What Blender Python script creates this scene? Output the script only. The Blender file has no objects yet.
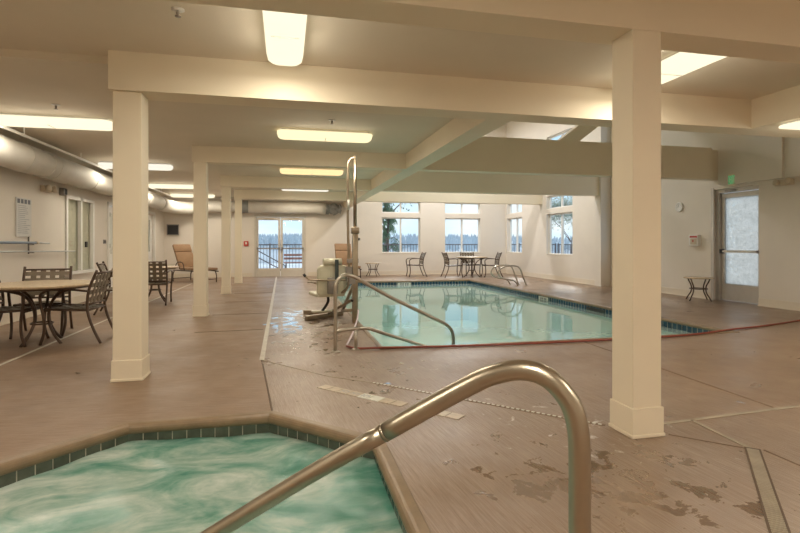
import bpy, bmesh, math, random
from mathutils import Vector, Matrix
R = math.radians
PI = math.pi
S = bpy.context.scene
COL = S.collection
random.seed(7)

# ------------------------------------------------------------------ camera
cam_d = bpy.data.cameras.new('camera')
cam_d.sensor_width = 36.0
cam_d.lens = 503.0 / 800.0 * 36.0
cam_d.shift_y = -23.5 / 800.0
cam_d.clip_end = 2000
cam = bpy.data.objects.new('camera', cam_d)
COL.objects.link(cam)
cam.location = (0, 0, 1.22)
cam.rotation_euler = (R(90), 0, R(-12.878))
S.camera = cam

# ------------------------------------------------------------------ world, sun, exposure
S.view_settings.view_transform = 'Standard'
S.view_settings.look = 'None'
S.view_settings.gamma = 1.0
S.view_settings.use_curve_mapping = False
S.view_settings.exposure = 0.38
SKY_STRENGTH = 1.08
LAMP_GLOW = 1.05         # radiance of the lit diffusers
LAMP_WATTS = 19.0       # the lamp behind each diffuser
S.cycles.max_bounces = 10
S.cycles.diffuse_bounces = 6
S.cycles.glossy_bounces = 4
S.cycles.transmission_bounces = 8
S.cycles.transparent_max_bounces = 16
S.cycles.caustics_reflective = False
S.cycles.caustics_refractive = False
S.cycles.sample_clamp_indirect = 6.0

def make_world():
    w = bpy.data.worlds.new('sky')
    S.world = w
    w.use_nodes = True
    nt = w.node_tree
    nt.nodes.clear()
    N = nt.nodes.new
    L = nt.links.new
    tc = N('ShaderNodeTexCoord')
    sep = N('ShaderNodeSeparateXYZ')
    L(tc.outputs['Generated'], sep.inputs[0])
    ramp = N('ShaderNodeValToRGB')
    e = ramp.color_ramp.elements
    e[0].position = 0.0
    e[0].color = (0.62, 0.78, 0.92, 1)
    e[1].position = 0.45
    e[1].color = (0.40, 0.62, 0.93, 1)
    m = e.new(0.12)
    m.color = (0.50, 0.72, 0.90, 1)
    L(sep.outputs[2], ramp.inputs[0])
    mp = N('ShaderNodeMapping')
    mp.inputs['Scale'].default_value = (3.0, 3.0, 9.0)
    L(tc.outputs['Generated'], mp.inputs[0])
    no = N('ShaderNodeTexNoise')
    no.inputs['Scale'].default_value = 1.3
    no.inputs['Detail'].default_value = 6
    L(mp.outputs[0], no.inputs['Vector'])
    cr = N('ShaderNodeValToRGB')
    cr.color_ramp.elements[0].position = 0.42
    cr.color_ramp.elements[1].position = 0.62
    L(no.outputs[0], cr.inputs[0])
    mix = N('ShaderNodeMix')
    mix.data_type = 'RGBA'
    L(cr.outputs[0], mix.inputs[0])
    L(ramp.outputs[0], mix.inputs[6])
    mix.inputs[7].default_value = (0.78, 0.83, 0.87, 1)
    bg = N('ShaderNodeBackground')
    bg.inputs['Strength'].default_value = SKY_STRENGTH
    L(mix.outputs[2], bg.inputs[0])
    out = N('ShaderNodeOutputWorld')
    L(bg.outputs[0], out.inputs[0])
make_world()

sun_d = bpy.data.lights.new('sun', 'SUN')
sun_d.energy = 0.9
sun_d.angle = R(12)
sun_d.color = (1, 0.96, 0.9)
sun = bpy.data.objects.new('sun', sun_d)
COL.objects.link(sun)
sun.rotation_euler = (R(62), 0, R(-205))

# ------------------------------------------------------------------ materials
class NT:
    def __init__(s, name):
        s.m = bpy.data.materials.new(name)
        s.m.use_nodes = True
        s.t = s.m.node_tree
        s.t.nodes.clear()
        s.out = s.t.nodes.new('ShaderNodeOutputMaterial')
    def n(s, typ, **kw):
        nd = s.t.nodes.new(typ)
        for k, v in kw.items():
            setattr(nd, k, v)
        return nd
    def l(s, a, b):
        s.t.links.new(a, b)
    def co(s, scale=(1, 1, 1), rot=(0, 0, 0), kind='Object'):
        tc = s.n('ShaderNodeTexCoord')
        mp = s.n('ShaderNodeMapping')
        mp.inputs['Scale'].default_value = scale
        mp.inputs['Rotation'].default_value = rot
        s.l(tc.outputs[kind], mp.inputs[0])
        return mp.outputs[0]
    def noise(s, vec, scale, detail=4, rough=0.55, dist=0):
        nd = s.n('ShaderNodeTexNoise')
        nd.inputs['Scale'].default_value = scale
        nd.inputs['Detail'].default_value = detail
        nd.inputs['Roughness'].default_value = rough
        nd.inputs['Distortion'].default_value = dist
        s.l(vec, nd.inputs['Vector'])
        return nd.outputs[0]
    def ramp(s, fac, stops):
        r = s.n('ShaderNodeValToRGB')
        e = r.color_ramp.elements
        while len(e) < len(stops):
            e.new(0.5)
        for i, (p, c) in enumerate(stops):
            e[i].position = p
            e[i].color = c if isinstance(c, tuple) and len(c) == 4 else ((*c, 1) if isinstance(c, tuple) else (c, c, c, 1))
        s.l(fac, r.inputs[0])
        return r.outputs[0]
    def mixc(s, f, a, b, mode='MIX'):
        m = s.n('ShaderNodeMix', data_type='RGBA', blend_type=mode)
        for sock, v in ((m.inputs[0], f), (m.inputs[6], a), (m.inputs[7], b)):
            if isinstance(v, (float, int)):
                sock.default_value = v
            elif isinstance(v, tuple):
                sock.default_value = (*v, 1)
            else:
                s.l(v, sock)
        return m.outputs[2]
    def math(s, op, a, b=0.0):
        m = s.n('ShaderNodeMath', operation=op)
        for sock, v in ((m.inputs[0], a), (m.inputs[1], b)):
            if isinstance(v, (float, int)):
                sock.default_value = v
            else:
                s.l(v, sock)
        return m.outputs[0]
    def bump(s, h, strength=0.3, dist=0.01):
        b = s.n('ShaderNodeBump')
        b.inputs['Strength'].default_value = strength
        b.inputs['Distance'].default_value = dist
        s.l(h, b.inputs['Height'])
        return b.outputs[0]
    def bsdf(s, color=(0.5, 0.5, 0.5), rough=0.6, metal=0.0, normal=None, emis=None, es=0.0, spec=0.5, coat=0.0):
        b = s.n('ShaderNodeBsdfPrincipled')
        for sock, v in ((b.inputs['Base Color'], color), (b.inputs['Roughness'], rough)):
            if isinstance(v, tuple):
                sock.default_value = (*v, 1)
            elif isinstance(v, (float, int)):
                sock.default_value = v
            else:
                s.l(v, sock)
        b.inputs['Metallic'].default_value = metal
        b.inputs['Specular IOR Level'].default_value = spec
        b.inputs['Coat Weight'].default_value = coat
        if normal is not None:
            s.l(normal, b.inputs['Normal'])
        if emis:
            b.inputs['Emission Color'].default_value = (*emis, 1)
            b.inputs['Emission Strength'].default_value = es
        return b.outputs[0]
    def front_fresnel(s, ior, k=1.0, normal=None):
        # reflect only on the outer face, so no total internal reflection inside thin sheets
        fr = s.n('ShaderNodeFresnel')
        fr.inputs[0].default_value = ior
        if normal is not None:
            s.l(normal, fr.inputs['Normal'])
        g = s.n('ShaderNodeNewGeometry')
        f = s.math('MULTIPLY', fr.outputs[0], s.math('SUBTRACT', 1.0, g.outputs['Backfacing']))
        return s.math('MULTIPLY', f, k)
    def done(s, sh):
        s.l(sh, s.out.inputs[0])
        return s.m

def plain(name, col, rough=0.6, metal=0.0, var=0.08, scale=8.0, bump=0.0, bscale=60, spec=0.5, coat=0.0):
    t = NT(name)
    v = t.co()
    n = t.noise(v, scale, 4)
    lo = tuple(c * (1 - var) for c in col)
    hi = tuple(min(1, c * (1 + var)) for c in col)
    c = t.ramp(n, [(0.3, lo), (0.7, hi)])
    nm = None
    if bump:
        nm = t.bump(t.noise(v, bscale, 3), bump, 0.004)
    return t.done(t.bsdf(c, rough, metal, nm, spec=spec, coat=coat))

M = {}
M['wall'] = plain('wall_paint', (0.74, 0.69, 0.62), 0.75, var=0.025, scale=1.5, bump=0.25, bscale=90, spec=0.25)
M['paint_cream'] = plain('cream_paint', (0.79, 0.71, 0.565), 0.6, var=0.02, scale=2, bump=0.12, bscale=120, spec=0.3)
M['ceiling'] = plain('ceiling_paint', (0.72, 0.655, 0.55), 0.85, var=0.03, scale=1.2, bump=0.5, bscale=110, spec=0.2)
M['trim'] = plain('trim_paint', (0.72, 0.65, 0.54), 0.45, var=0.02)
M['white_frame'] = plain('white_vinyl', (0.80, 0.79, 0.76), 0.4, var=0.02)
M['alu'] = plain('aluminium_frame', (0.55, 0.52, 0.48), 0.38, 0.5, var=0.05)
M['grey_metal'] = plain('grey_metal', (0.33, 0.31, 0.29), 0.35, 0.8, var=0.1)
M['bronze'] = plain('bronze_powder_coat', (0.085, 0.052, 0.035), 0.35, 0.2, var=0.15)
M['strap'] = plain('vinyl_strap', (0.17, 0.135, 0.095), 0.4, var=0.15, scale=15)
M['table_top'] = plain('stone_table_top', (0.56, 0.44, 0.30), 0.25, var=0.15, scale=25)
M['cushion'] = plain('tan_cushion', (0.36, 0.225, 0.13), 0.85, var=0.08, bump=0.2, bscale=200)
M['lift_plastic'] = plain('ivory_plastic', (0.66, 0.64, 0.50), 0.4, var=0.04)
M['lift_steel'] = plain('lift_steel', (0.36, 0.30, 0.22), 0.32, 0.85, var=0.15)
M['black'] = plain('black_rubber', (0.02, 0.02, 0.022), 0.5, var=0.1)
M['dark_strap'] = plain('dark_webbing', (0.06, 0.08, 0.08), 0.7, var=0.1)
M['red'] = plain('red_enamel', (0.5, 0.06, 0.05), 0.4)
M['hose'] = plain('red_rubber', (0.24, 0.055, 0.035), 0.35)
M['hose_pale'] = plain('pale_vinyl_hose', (0.62, 0.50, 0.52), 0.3)
M['blue_pole'] = plain('blue_pole', (0.10, 0.17, 0.27), 0.35)
M['silver_pole'] = plain('silver_pole', (0.55, 0.57, 0.58), 0.3, 0.6)
M['duct'] = plain('duct_fabric', (0.60, 0.575, 0.52), 0.7, var=0.06, scale=3, bump=0.5, bscale=9)
M['duct_dark'] = plain('duct_grey_fabric', (0.24, 0.245, 0.24), 0.7, var=0.2, scale=5, bump=0.5, bscale=9)
M['sign_paper'] = plain('sign_face', (0.62, 0.62, 0.60), 0.5, var=0.03)
M['ink'] = plain('sign_ink', (0.12, 0.13, 0.16), 0.6)
M['ink_grey'] = plain('sign_ink_grey', (0.36, 0.37, 0.40), 0.6)
M['ink_red'] = plain('sign_ink_red', (0.55, 0.18, 0.17), 0.6)
M['ink_pink'] = plain('sign_ink_mauve', (0.50, 0.36, 0.47), 0.6)
M['marker_tile'] = plain('marker_tile', (0.47, 0.39, 0.29), 0.4, var=0.12, scale=20)
M['marker_white'] = plain('marker_tile_white', (0.66, 0.66, 0.60), 0.35, var=0.05)
M['grout'] = plain('grout', (0.52, 0.49, 0.39), 0.8)
M['spa_tile'] = plain('spa_tile', (0.085, 0.10, 0.075), 0.2, var=0.35, scale=9)
M['pool_tile'] = plain('pool_tile', (0.020, 0.065, 0.105), 0.2, var=0.5, scale=9)
M['coping'] = plain('coping_concrete', (0.235, 0.165, 0.098), 0.38, var=0.16, scale=9, bump=0.2, bscale=70)
M['joint_pale'] = plain('joint_sealant', (0.58, 0.54, 0.47), 0.5, var=0.12, scale=12)
M['joint_grey'] = plain('channel_drain', (0.34, 0.285, 0.21), 0.5, var=0.15)
M['joint_dark'] = plain('joint_dark', (0.12, 0.08, 0.052), 0.8)
M['joint_soft'] = plain('joint_soft', (0.21, 0.145, 0.10), 0.8)
M['pool_plaster'] = plain('pool_plaster', (0.60, 0.82, 0.78), 0.6, var=0.05, scale=1)
M['spa_plaster'] = plain('spa_plaster', (0.16, 0.52, 0.40), 0.6, var=0.1, scale=2)
M['door_paint'] = plain('door_paint', (0.62, 0.575, 0.50), 0.45, var=0.03)
M['terrace'] = plain('terrace_concrete', (0.80, 0.80, 0.81), 0.8, var=0.25, scale=1.2)
M['hill_hazed'] = plain('far_hill', (0.55, 0.58, 0.60), 0.95, var=0.2, scale=0.05)  # distance haze put into the hill's base colour
M['conifer_hazed'] = plain('far_conifer', (0.50, 0.56, 0.60), 0.95, var=0.12, scale=0.1)  # tree colour carries the distance haze
M['bark'] = plain('bark', (0.16, 0.12, 0.10), 0.9, var=0.2)
M['leaf'] = plain('leaf', (0.16, 0.26, 0.15), 0.7, var=0.4, scale=3)
M['leaf_pale'] = plain('leaf_pale', (0.42, 0.46, 0.36), 0.7, var=0.3, scale=3)
M['rail_dark'] = plain('outdoor_rail', (0.16, 0.14, 0.14), 0.5)
M['planter'] = plain('planter_wood', (0.42, 0.21, 0.16), 0.8, var=0.2)
M['beige_plastic'] = plain('beige_plastic', (0.58, 0.50, 0.38), 0.45)
M['water_black'] = plain('skimmer_dark', (0.02, 0.022, 0.02), 0.5)

def steel(name, col, rough):
    t = NT(name)
    v = t.co((1, 1, 1))
    n = t.noise(v, 7, 6, 0.7)
    c = t.ramp(n, [(0.25, tuple(x * 0.92 for x in col)), (0.75, tuple(min(1, x * 1.05) for x in col))])
    r = t.ramp(t.noise(v, 22, 4), [(0.3, rough * 0.99), (0.7, rough * 1.01)])
    return t.done(t.bsdf(c, r, 1.0))
M['steel'] = steel('brushed_stainless', (0.44, 0.39, 0.31), 0.33)
M['steel_far'] = steel('stainless_tube', (0.50, 0.46, 0.40), 0.30)

def floor_material():
    t = NT('brushed_concrete_deck')
    v = t.co()
    big = t.noise(v, 0.55, 5, 0.6)
    base = t.ramp(big, [(0.28, (0.170, 0.097, 0.052)), (0.5, (0.225, 0.134, 0.074)), (0.75, (0.285, 0.180, 0.108))])
    mid = t.noise(v, 5.0, 5, 0.6)
    base = t.mixc(0.35, base, t.ramp(mid, [(0.3, (0.15, 0.088, 0.05)), (0.7, (0.34, 0.23, 0.15))]))
    # broom strokes: across the aisle on the left, towards the pool on the right
    sp = t.n('ShaderNodeSeparateXYZ')
    t.l(t.co(), sp.inputs[0])
    def strokes(rot, sc):
        mp = t.n('ShaderNodeMapping')
        mp.inputs['Scale'].default_value = sc
        t.l(t.co((1, 1, 1), (0, 0, R(rot))), mp.inputs[0])
        return t.noise(mp.outputs[0], 1.0, 4, 0.65, 0.15)
    edge = t.math('ADD', -0.262, t.math('MULTIPLY', t.math('MAXIMUM', t.math('SUBTRACT', 5.6, sp.outputs[1]), 0.0), 0.094))
    side = t.math('GREATER_THAN', sp.outputs[0], edge)
    bf = t.mixc(side, strokes(4, (4.5, 85, 1)), strokes(-6, (105, 4.2, 1)))
    base_hi = t.mixc(0.28, base, (0.48, 0.38, 0.29))
    base_lo = t.mixc(0.30, base, (0.14, 0.085, 0.055))
    base = t.mixc(t.ramp(bf, [(0.34, 0.0), (0.66, 1.0)]), base_lo, base_hi)
    broom = bf
    # damp patches, denser beside the pool steps and the round column
    def blob(cx, cy, rx, ry):
        dx = t.math('DIVIDE', t.math('SUBTRACT', sp.outputs[0], cx), rx)
        dy = t.math('DIVIDE', t.math('SUBTRACT', sp.outputs[1], cy), ry)
        d = t.math('ADD', t.math('MULTIPLY', dx, dx), t.math('MULTIPLY', dy, dy))
        return t.math('MAXIMUM', t.math('SUBTRACT', 1.0, d), 0.0)
    b1 = blob(0.35, 8.0, 0.8, 3.0)
    b2 = blob(1.65, 2.3, 1.0, 0.95)
    b3 = blob(1.0, 4.4, 1.2, 1.2)
    b4 = blob(0.05, 7.6, 0.5, 2.0)
    zone = t.math('MINIMUM', t.math('ADD', t.math('ADD', t.math('ADD', b1, t.math('MULTIPLY', b4, 0.5)), b2), t.math('MULTIPLY', b3, 0.5)), 1.0)
    pale = t.math('MULTIPLY', t.math('MINIMUM', t.math('ADD', blob(1.4, 3.2, 2.2, 2.6), blob(0.6, 9.5, 1.3, 6.0)), 1.0), t.ramp(t.noise(v, 2.3, 5, 0.65), [(0.25, 0.25), (0.7, 0.85)]))  # paler greyer deck centre: window gloss painted into the colour, with dried residue
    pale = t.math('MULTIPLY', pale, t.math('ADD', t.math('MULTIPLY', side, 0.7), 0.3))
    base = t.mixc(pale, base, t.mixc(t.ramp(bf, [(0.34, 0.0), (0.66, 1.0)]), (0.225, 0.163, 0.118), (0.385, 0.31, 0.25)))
    pn = t.noise(v, 5.5, 6, 0.62, 0.4)
    thr = t.math('SUBTRACT', 0.69, t.math('MULTIPLY', zone, 0.18))
    wet = t.math('MULTIPLY', t.math('SUBTRACT', pn, thr), 28.0)
    cl = t.n('ShaderNodeClamp')
    t.l(wet, cl.inputs[0])
    wet = cl.outputs[0]
    col = t.mixc(t.math('MULTIPLY', wet, 0.62), base, (0.13, 0.07, 0.04))
    # pale patches painting reflections of the lights in wet spots into the colour
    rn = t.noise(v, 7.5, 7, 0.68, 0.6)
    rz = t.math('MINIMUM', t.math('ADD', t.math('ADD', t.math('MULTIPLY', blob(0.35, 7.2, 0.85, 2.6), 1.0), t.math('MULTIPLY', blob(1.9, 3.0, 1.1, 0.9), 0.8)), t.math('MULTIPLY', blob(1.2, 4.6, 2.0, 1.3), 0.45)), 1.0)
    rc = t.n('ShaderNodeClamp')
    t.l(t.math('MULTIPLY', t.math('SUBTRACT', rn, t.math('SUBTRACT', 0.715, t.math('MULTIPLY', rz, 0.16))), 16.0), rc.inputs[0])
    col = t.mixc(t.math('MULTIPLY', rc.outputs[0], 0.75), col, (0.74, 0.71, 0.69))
    rbase = t.ramp(t.noise(v, 1.6, 5, 0.6), [(0.3, 0.26), (0.7, 0.44)])
    rbase = t.math('ADD', rbase, t.math('MULTIPLY', t.math('SUBTRACT', 1.0, side), 0.12))
    rough = t.mixc(wet, rbase, (0.06, 0.06, 0.06))
    nm = t.n('ShaderNodeBump')
    nm.inputs['Distance'].default_value = 0.004
    t.l(t.math('MULTIPLY', t.math('SUBTRACT', 1.0, wet), 0.6), nm.inputs['Strength'])
    t.l(broom, nm.inputs['Height'])
    sh = t.bsdf(col, rough, 0, nm.outputs[0], spec=0.6)
    pr = sh.node
    t.l(wet, pr.inputs['Coat Weight'])
    pr.inputs['Coat Roughness'].default_value = 0.04
    pr.inputs['Coat IOR'].default_value = 1.6
    return t.done(sh)
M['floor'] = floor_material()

def glass_material(name='window_glass', tint=(0.97, 0.985, 0.98)):
    t = NT(name)
    tr = t.n('ShaderNodeBsdfTransparent')
    tr.inputs[0].default_value = (*tint, 1)
    gl = t.n('ShaderNodeBsdfGlossy')
    gl.inputs['Roughness'].default_value = 0.02
    mx = t.n('ShaderNodeMixShader')
    t.l(t.front_fresnel(1.45, 0.8), mx.inputs[0])
    t.l(tr.outputs[0], mx.inputs[1])
    t.l(gl.outputs[0], mx.inputs[2])
    return t.done(mx.outputs[0])
M['glass'] = glass_material()

def frosted_material():
    t = NT('condensation_glass')
    v = t.co()
    n = t.noise(v, 16, 6, 0.7, 0.5)
    n2 = t.noise(v, 2.2, 4, 0.6)
    tl = t.n('ShaderNodeBsdfTranslucent')
    c = t.ramp(n, [(0.35, (0.66, 0.64, 0.59)), (0.65, (0.84, 0.81, 0.76))])
    t.l(c, tl.inputs[0])
    tr = t.n('ShaderNodeBsdfTransparent')
    tr.inputs[0].default_value = (0.85, 0.9, 0.88, 1)
    mx = t.n('ShaderNodeMixShader')
    f = t.ramp(t.math('MULTIPLY', n, n2), [(0.27, 0.04), (0.42, 0.55)])
    t.l(f, mx.inputs[0])
    t.l(tl.outputs[0], mx.inputs[1])
    t.l(tr.outputs[0], mx.inputs[2])
    gl = t.n('ShaderNodeBsdfGlossy')
    gl.inputs['Roughness'].default_value = 0.12
    m2 = t.n('ShaderNodeMixShader')
    t.l(t.front_fresnel(1.4), m2.inputs[0])
    t.l(mx.outputs[0], m2.inputs[1])
    t.l(gl.outputs[0], m2.inputs[2])
    return t.done(m2.outputs[0])
M['frosted'] = frosted_material()

def water_material():
    t = NT('pool_water')
    v = t.co()
    nm = t.bump(t.noise(v, 2.2, 3, 0.5), 0.045, 0.05)
    tr = t.n('ShaderNodeBsdfTransparent')
    tr.inputs[0].default_value = (0.72, 0.90, 0.85, 1)
    df = t.n('ShaderNodeBsdfDiffuse')
    df.inputs[0].default_value = (0.64, 0.83, 0.81, 1)
    m0 = t.n('ShaderNodeMixShader')
    m0.inputs[0].default_value = 0.42
    t.l(tr.outputs[0], m0.inputs[1])
    t.l(df.outputs[0], m0.inputs[2])
    gl = t.n('ShaderNodeBsdfGlossy')
    gl.inputs['Roughness'].default_value = 0.015
    t.l(nm, gl.inputs['Normal'])
    mx = t.n('ShaderNodeMixShader')
    t.l(t.front_fresnel(1.36, 1.0, nm), mx.inputs[0])
    t.l(m0.outputs[0], mx.inputs[1])
    t.l(gl.outputs[0], mx.inputs[2])
    return t.done(mx.outputs[0])
M['water'] = water_material()

def spa_material():
    t = NT('foaming_spa_water')
    v = t.co((1.0, 1.7, 1), (0, 0, R(-25)))
    n = t.noise(v, 1.7, 7, 0.56, 0.9)
    n2 = t.noise(v, 7.5, 6, 0.65, 0.8)
    foam = t.math('ADD', t.math('MULTIPLY', n, 0.8), t.math('MULTIPLY', n2, 0.2))
    grad = t.n('ShaderNodeSeparateXYZ')
    t.l(t.co(), grad.inputs[0])
    foam = t.math('SUBTRACT', foam, t.math('MULTIPLY', t.math('ADD', grad.outputs[0], 0.9), 0.045))
    fac = t.ramp(foam, [(0.30, 0.55), (0.47, 0.82), (0.62, 0.97)])
    tr = t.n('ShaderNodeBsdfTransparent')
    tr.inputs[0].default_value = (0.55, 0.86, 0.76, 1)
    df = t.n('ShaderNodeBsdfDiffuse')
    c = t.ramp(foam, [(0.33, (0.11, 0.33, 0.26)), (0.42, (0.22, 0.41, 0.34)), (0.51, (0.36, 0.48, 0.42)), (0.64, (0.57, 0.63, 0.58))])
    t.l(c, df.inputs[0])
    nm = t.bump(foam, 0.25, 0.03)
    t.l(nm, df.inputs['Normal'])
    m0 = t.n('ShaderNodeMixShader')
    t.l(fac, m0.inputs[0])
    t.l(tr.outputs[0], m0.inputs[1])
    t.l(df.outputs[0], m0.inputs[2])
    gl = t.n('ShaderNodeBsdfGlossy')
    gl.inputs['Roughness'].default_value = 0.15
    t.l(nm, gl.inputs['Normal'])
    mx = t.n('ShaderNodeMixShader')
    t.l(t.front_fresnel(1.33, 0.6), mx.inputs[0])
    t.l(m0.outputs[0], mx.inputs[1])
    t.l(gl.outputs[0], mx.inputs[2])
    return t.done(mx.outputs[0])
M['spa_water'] = spa_material()

def glow(name, col, strength):
    t = NT(name)
    v = t.co((1, 1, 1))
    n = t.noise(v, 5, 3)
    e = t.n('ShaderNodeEmission')
    t.l(t.mixc(n, col, tuple(c * 0.93 for c in col)), e.inputs[0])
    e.inputs[1].default_value = strength
    return t.done(e.outputs[0])
M['glow_warm'] = glow('lit_diffuser_warm', (1.0, 0.84, 0.50), LAMP_GLOW)
M['glow_cream'] = glow('lit_diffuser_cream', (1.0, 0.88, 0.62), LAMP_GLOW)
M['glow_amber'] = glow('lit_diffuser_amber', (1.0, 0.72, 0.36), LAMP_GLOW)
M['glow_white'] = glow('lit_diffuser_white', (1.0, 0.93, 0.78), LAMP_GLOW * 0.8)
M['exit_green'] = glow('exit_green', (0.02, 0.50, 0.18), 0.6)

# ------------------------------------------------------------------ mesh helpers
class MB:
    def __init__(s):
        s.v = []
        s.f = []
        s.mi = []
        s.sm = []
        s.cur = 0
    def add(s, vs, fs, smooth=False):
        b = len(s.v)
        s.v += [tuple(x) for x in vs]
        for f in fs:
            s.f.append([b + i for i in f])
            s.mi.append(s.cur)
            s.sm.append(smooth)
        return s
    def box(s, x0, x1, y0, y1, z0, z1, mat=None):
        vs = [Vector((x, y, z)) for z in (z0, z1) for y in (y0, y1) for x in (x0, x1)]
        if mat:
            vs = [mat @ v for v in vs]
        return s.add(vs, [(0, 2, 3, 1), (4, 5, 7, 6), (0, 1, 5, 4), (2, 6, 7, 3), (0, 4, 6, 2), (1, 3, 7, 5)])
    def rbox(s, x0, x1, y0, y1, z0, z1, r=0.02, mat=None, n=3):
        """box with rounded vertical edges and softened top and bottom"""
        def loop(ins, z):
            o = []
            for cx, cy, a0 in ((x1 - r, y1 - r, 0), (x0 + r, y1 - r, 90), (x0 + r, y0 + r, 180), (x1 - r, y0 + r, 270)):
                for k in range(n + 1):
                    a = R(a0 + 90 * k / n)
                    o.append(Vector((cx + (r - ins) * math.cos(a), cy + (r - ins) * math.sin(a), z)))
            return o
        q = min(r, (z1 - z0) / 2) * 0.6
        loops = [loop(q, z0), loop(0.3 * q, z0 + 0.3 * q), loop(0, z0 + q), loop(0, z1 - q), loop(0.3 * q, z1 - 0.3 * q), loop(q, z1)]
        m = len(loops[0])
        vs = [v for l in loops for v in l]
        if mat:
            vs = [mat @ v for v in vs]
        fs = [tuple(reversed(range(m))), tuple(range((len(loops) - 1) * m, len(loops) * m))]
        for i in range(len(loops) - 1):
            for k in range(m):
                fs.append((i * m + k, i * m + (k + 1) % m, (i + 1) * m + (k + 1) % m, (i + 1) * m + k))
        return s.add(vs, fs, True)
    def tube(s, pts, r=0.015, n=10, smooth=0, closed=False, flat=None):
        P = [Vector(p) for p in pts]
        if smooth:
            Q = []
            m = len(P)
            rng = range(m if closed else m - 1)
            for i in rng:
                p0 = P[(i - 1) % m] if (closed or i > 0) else P[0] * 2 - P[1]
                p1 = P[i]
                p2 = P[(i + 1) % m]
                p3 = P[(i + 2) % m] if (closed or i + 2 < m) else P[-1] * 2 - P[-2]
                for k in range(smooth):
                    t = k / smooth
                    Q.append(0.5 * ((2 * p1) + (p2 - p0) * t + (2 * p0 - 5 * p1 + 4 * p2 - p3) * t * t + (3 * p1 - p0 - 3 * p2 + p3) * t ** 3))
            if not closed:
                Q.append(P[-1])
            P = Q
        m = len(P)
        rs = r if isinstance(r, (list, tuple)) else [r] * m
        if len(rs) != m:
            rs = [rs[min(len(rs) - 1, int(i * len(rs) / m))] for i in range(m)]
        tang = []
        for i in range(m):
            a = P[(i - 1) % m] if (closed or i > 0) else P[i]
            b = P[(i + 1) % m] if (closed or i < m - 1) else P[i]
            d = (b - a)
            tang.append(d.normalized() if d.length > 1e-9 else Vector((0, 0, 1)))
        up = Vector((0, 0, 1)) if abs(tang[0].z) < 0.9 else Vector((1, 0, 0))
        u = tang[0].cross(up).normalized()
        vs = []
        for i in range(m):
            u = (u - tang[i] * u.dot(tang[i]))
            u = u.normalized() if u.length > 1e-6 else tang[i].orthogonal().normalized()
            w = tang[i].cross(u)
            fx = flat if flat else 1.0
            for k in range(n):
                a = 2 * PI * k / n
                vs.append(P[i] + (u * math.cos(a) + w * math.sin(a) * fx) * rs[i])
        fs = []
        for i in range(m if closed else m - 1):
            j = (i + 1) % m
            for k in range(n):
                fs.append((i * n + k, j * n + k, j * n + (k + 1) % n, i * n + (k + 1) % n))
        s.add(vs, fs, True)
        if not closed:
            b = len(s.v) - len(vs)
            s.f.append([b + k for k in range(n)])
            s.mi.append(s.cur)
            s.sm.append(False)
            s.f.append([b + (m - 1) * n + k for k in reversed(range(n))])
            s.mi.append(s.cur)
            s.sm.append(False)
        return s
    def lathe(s, prof, n=32, c=(0, 0, 0), mat=None, a0=0.0):
        vs = []
        for (r, z) in prof:
            for k in range(n):
                a = a0 + 2 * PI * k / n
                v = Vector((c[0] + r * math.cos(a), c[1] + r * math.sin(a), c[2] + z))
                vs.append(mat @ v if mat else v)
        fs = []
        for i in range(len(prof) - 1):
            for k in range(n):
                fs.append((i * n + k, i * n + (k + 1) % n, (i + 1) * n + (k + 1) % n, (i + 1) * n + k))
        fs.append(tuple(reversed(range(n))))
        fs.append(tuple((len(prof) - 1) * n + k for k in range(n)))
        return s.add(vs, fs, True)
    def strip(s, pts, w, z0, z1):
        """flat band of width w along a polyline on the floor"""
        for a, b in zip(pts[:-1], pts[1:]):
            a = Vector((*a, 0))
            b = Vector((*b, 0))
            d = (b - a).normalized()
            n = Vector((-d.y, d.x, 0)) * w / 2
            lo = Vector((0, 0, z0))
            hi = Vector((0, 0, z1))
            s.add([a - n + lo, b - n + lo, b + n + lo, a + n + lo, a - n + hi, b - n + hi, b + n + hi, a + n + hi],
                  [(0, 3, 2, 1), (4, 5, 6, 7), (0, 1, 5, 4), (1, 2, 6, 5), (2, 3, 7, 6), (3, 0, 4, 7)])
        return s
    def build(s, name, mats, parent=None, bevel=0.0):
        me = bpy.data.meshes.new(name)
        me.from_pydata(s.v, [], s.f)
        for m in (mats if isinstance(mats, (list, tuple)) else [mats]):
            me.materials.append(M[m] if isinstance(m, str) else m)
        for p, i, sm in zip(me.polygons, s.mi, s.sm):
            p.material_index = i
            p.use_smooth = sm
        me.update()
        o = bpy.data.objects.new(name, me)
        COL.objects.link(o)
        if parent:
            o.parent = parent
        if bevel:
            b = o.modifiers.new('bevel', 'BEVEL')
            b.width = bevel
            b.segments = 2
            b.limit_method = 'ANGLE'
        return o

def tag(o, label, cat, group=None, kind=None):
    o['label'] = label
    o['category'] = cat
    if group:
        o['group'] = group
    if kind:
        o['kind'] = kind
    return o
def struct(o, label=None, cat=None):
    o['kind'] = 'structure'
    if label:
        o['label'] = label
        o['category'] = cat
    return o
def empty(name, loc=(0, 0, 0), rz=0.0):
    o = bpy.data.objects.new(name, None)
    o.empty_display_size = 0.1
    COL.objects.link(o)
    o.location = loc
    o.rotation_euler = (0, 0, rz)
    return o
def dup(src, loc, rz, label, group=None):
    r = src.copy()
    COL.objects.link(r)
    r.location = loc
    r.rotation_euler = (0, 0, rz)
    r['label'] = label
    if group:
        r['group'] = group
    for ch in [c for c in bpy.data.objects if c.parent == src]:
        c = ch.copy()
        COL.objects.link(c)
        c.parent = r
        for g in [q for q in bpy.data.objects if q.parent == ch]:
            d = g.copy()
            COL.objects.link(d)
            d.parent = c
    return r
def box_obj(name, x0, x1, y0, y1, z0, z1, mat, parent=None, bevel=0.0):
    return MB().box(x0, x1, y0, y1, z0, z1).build(name, mat, parent, bevel)

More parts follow.
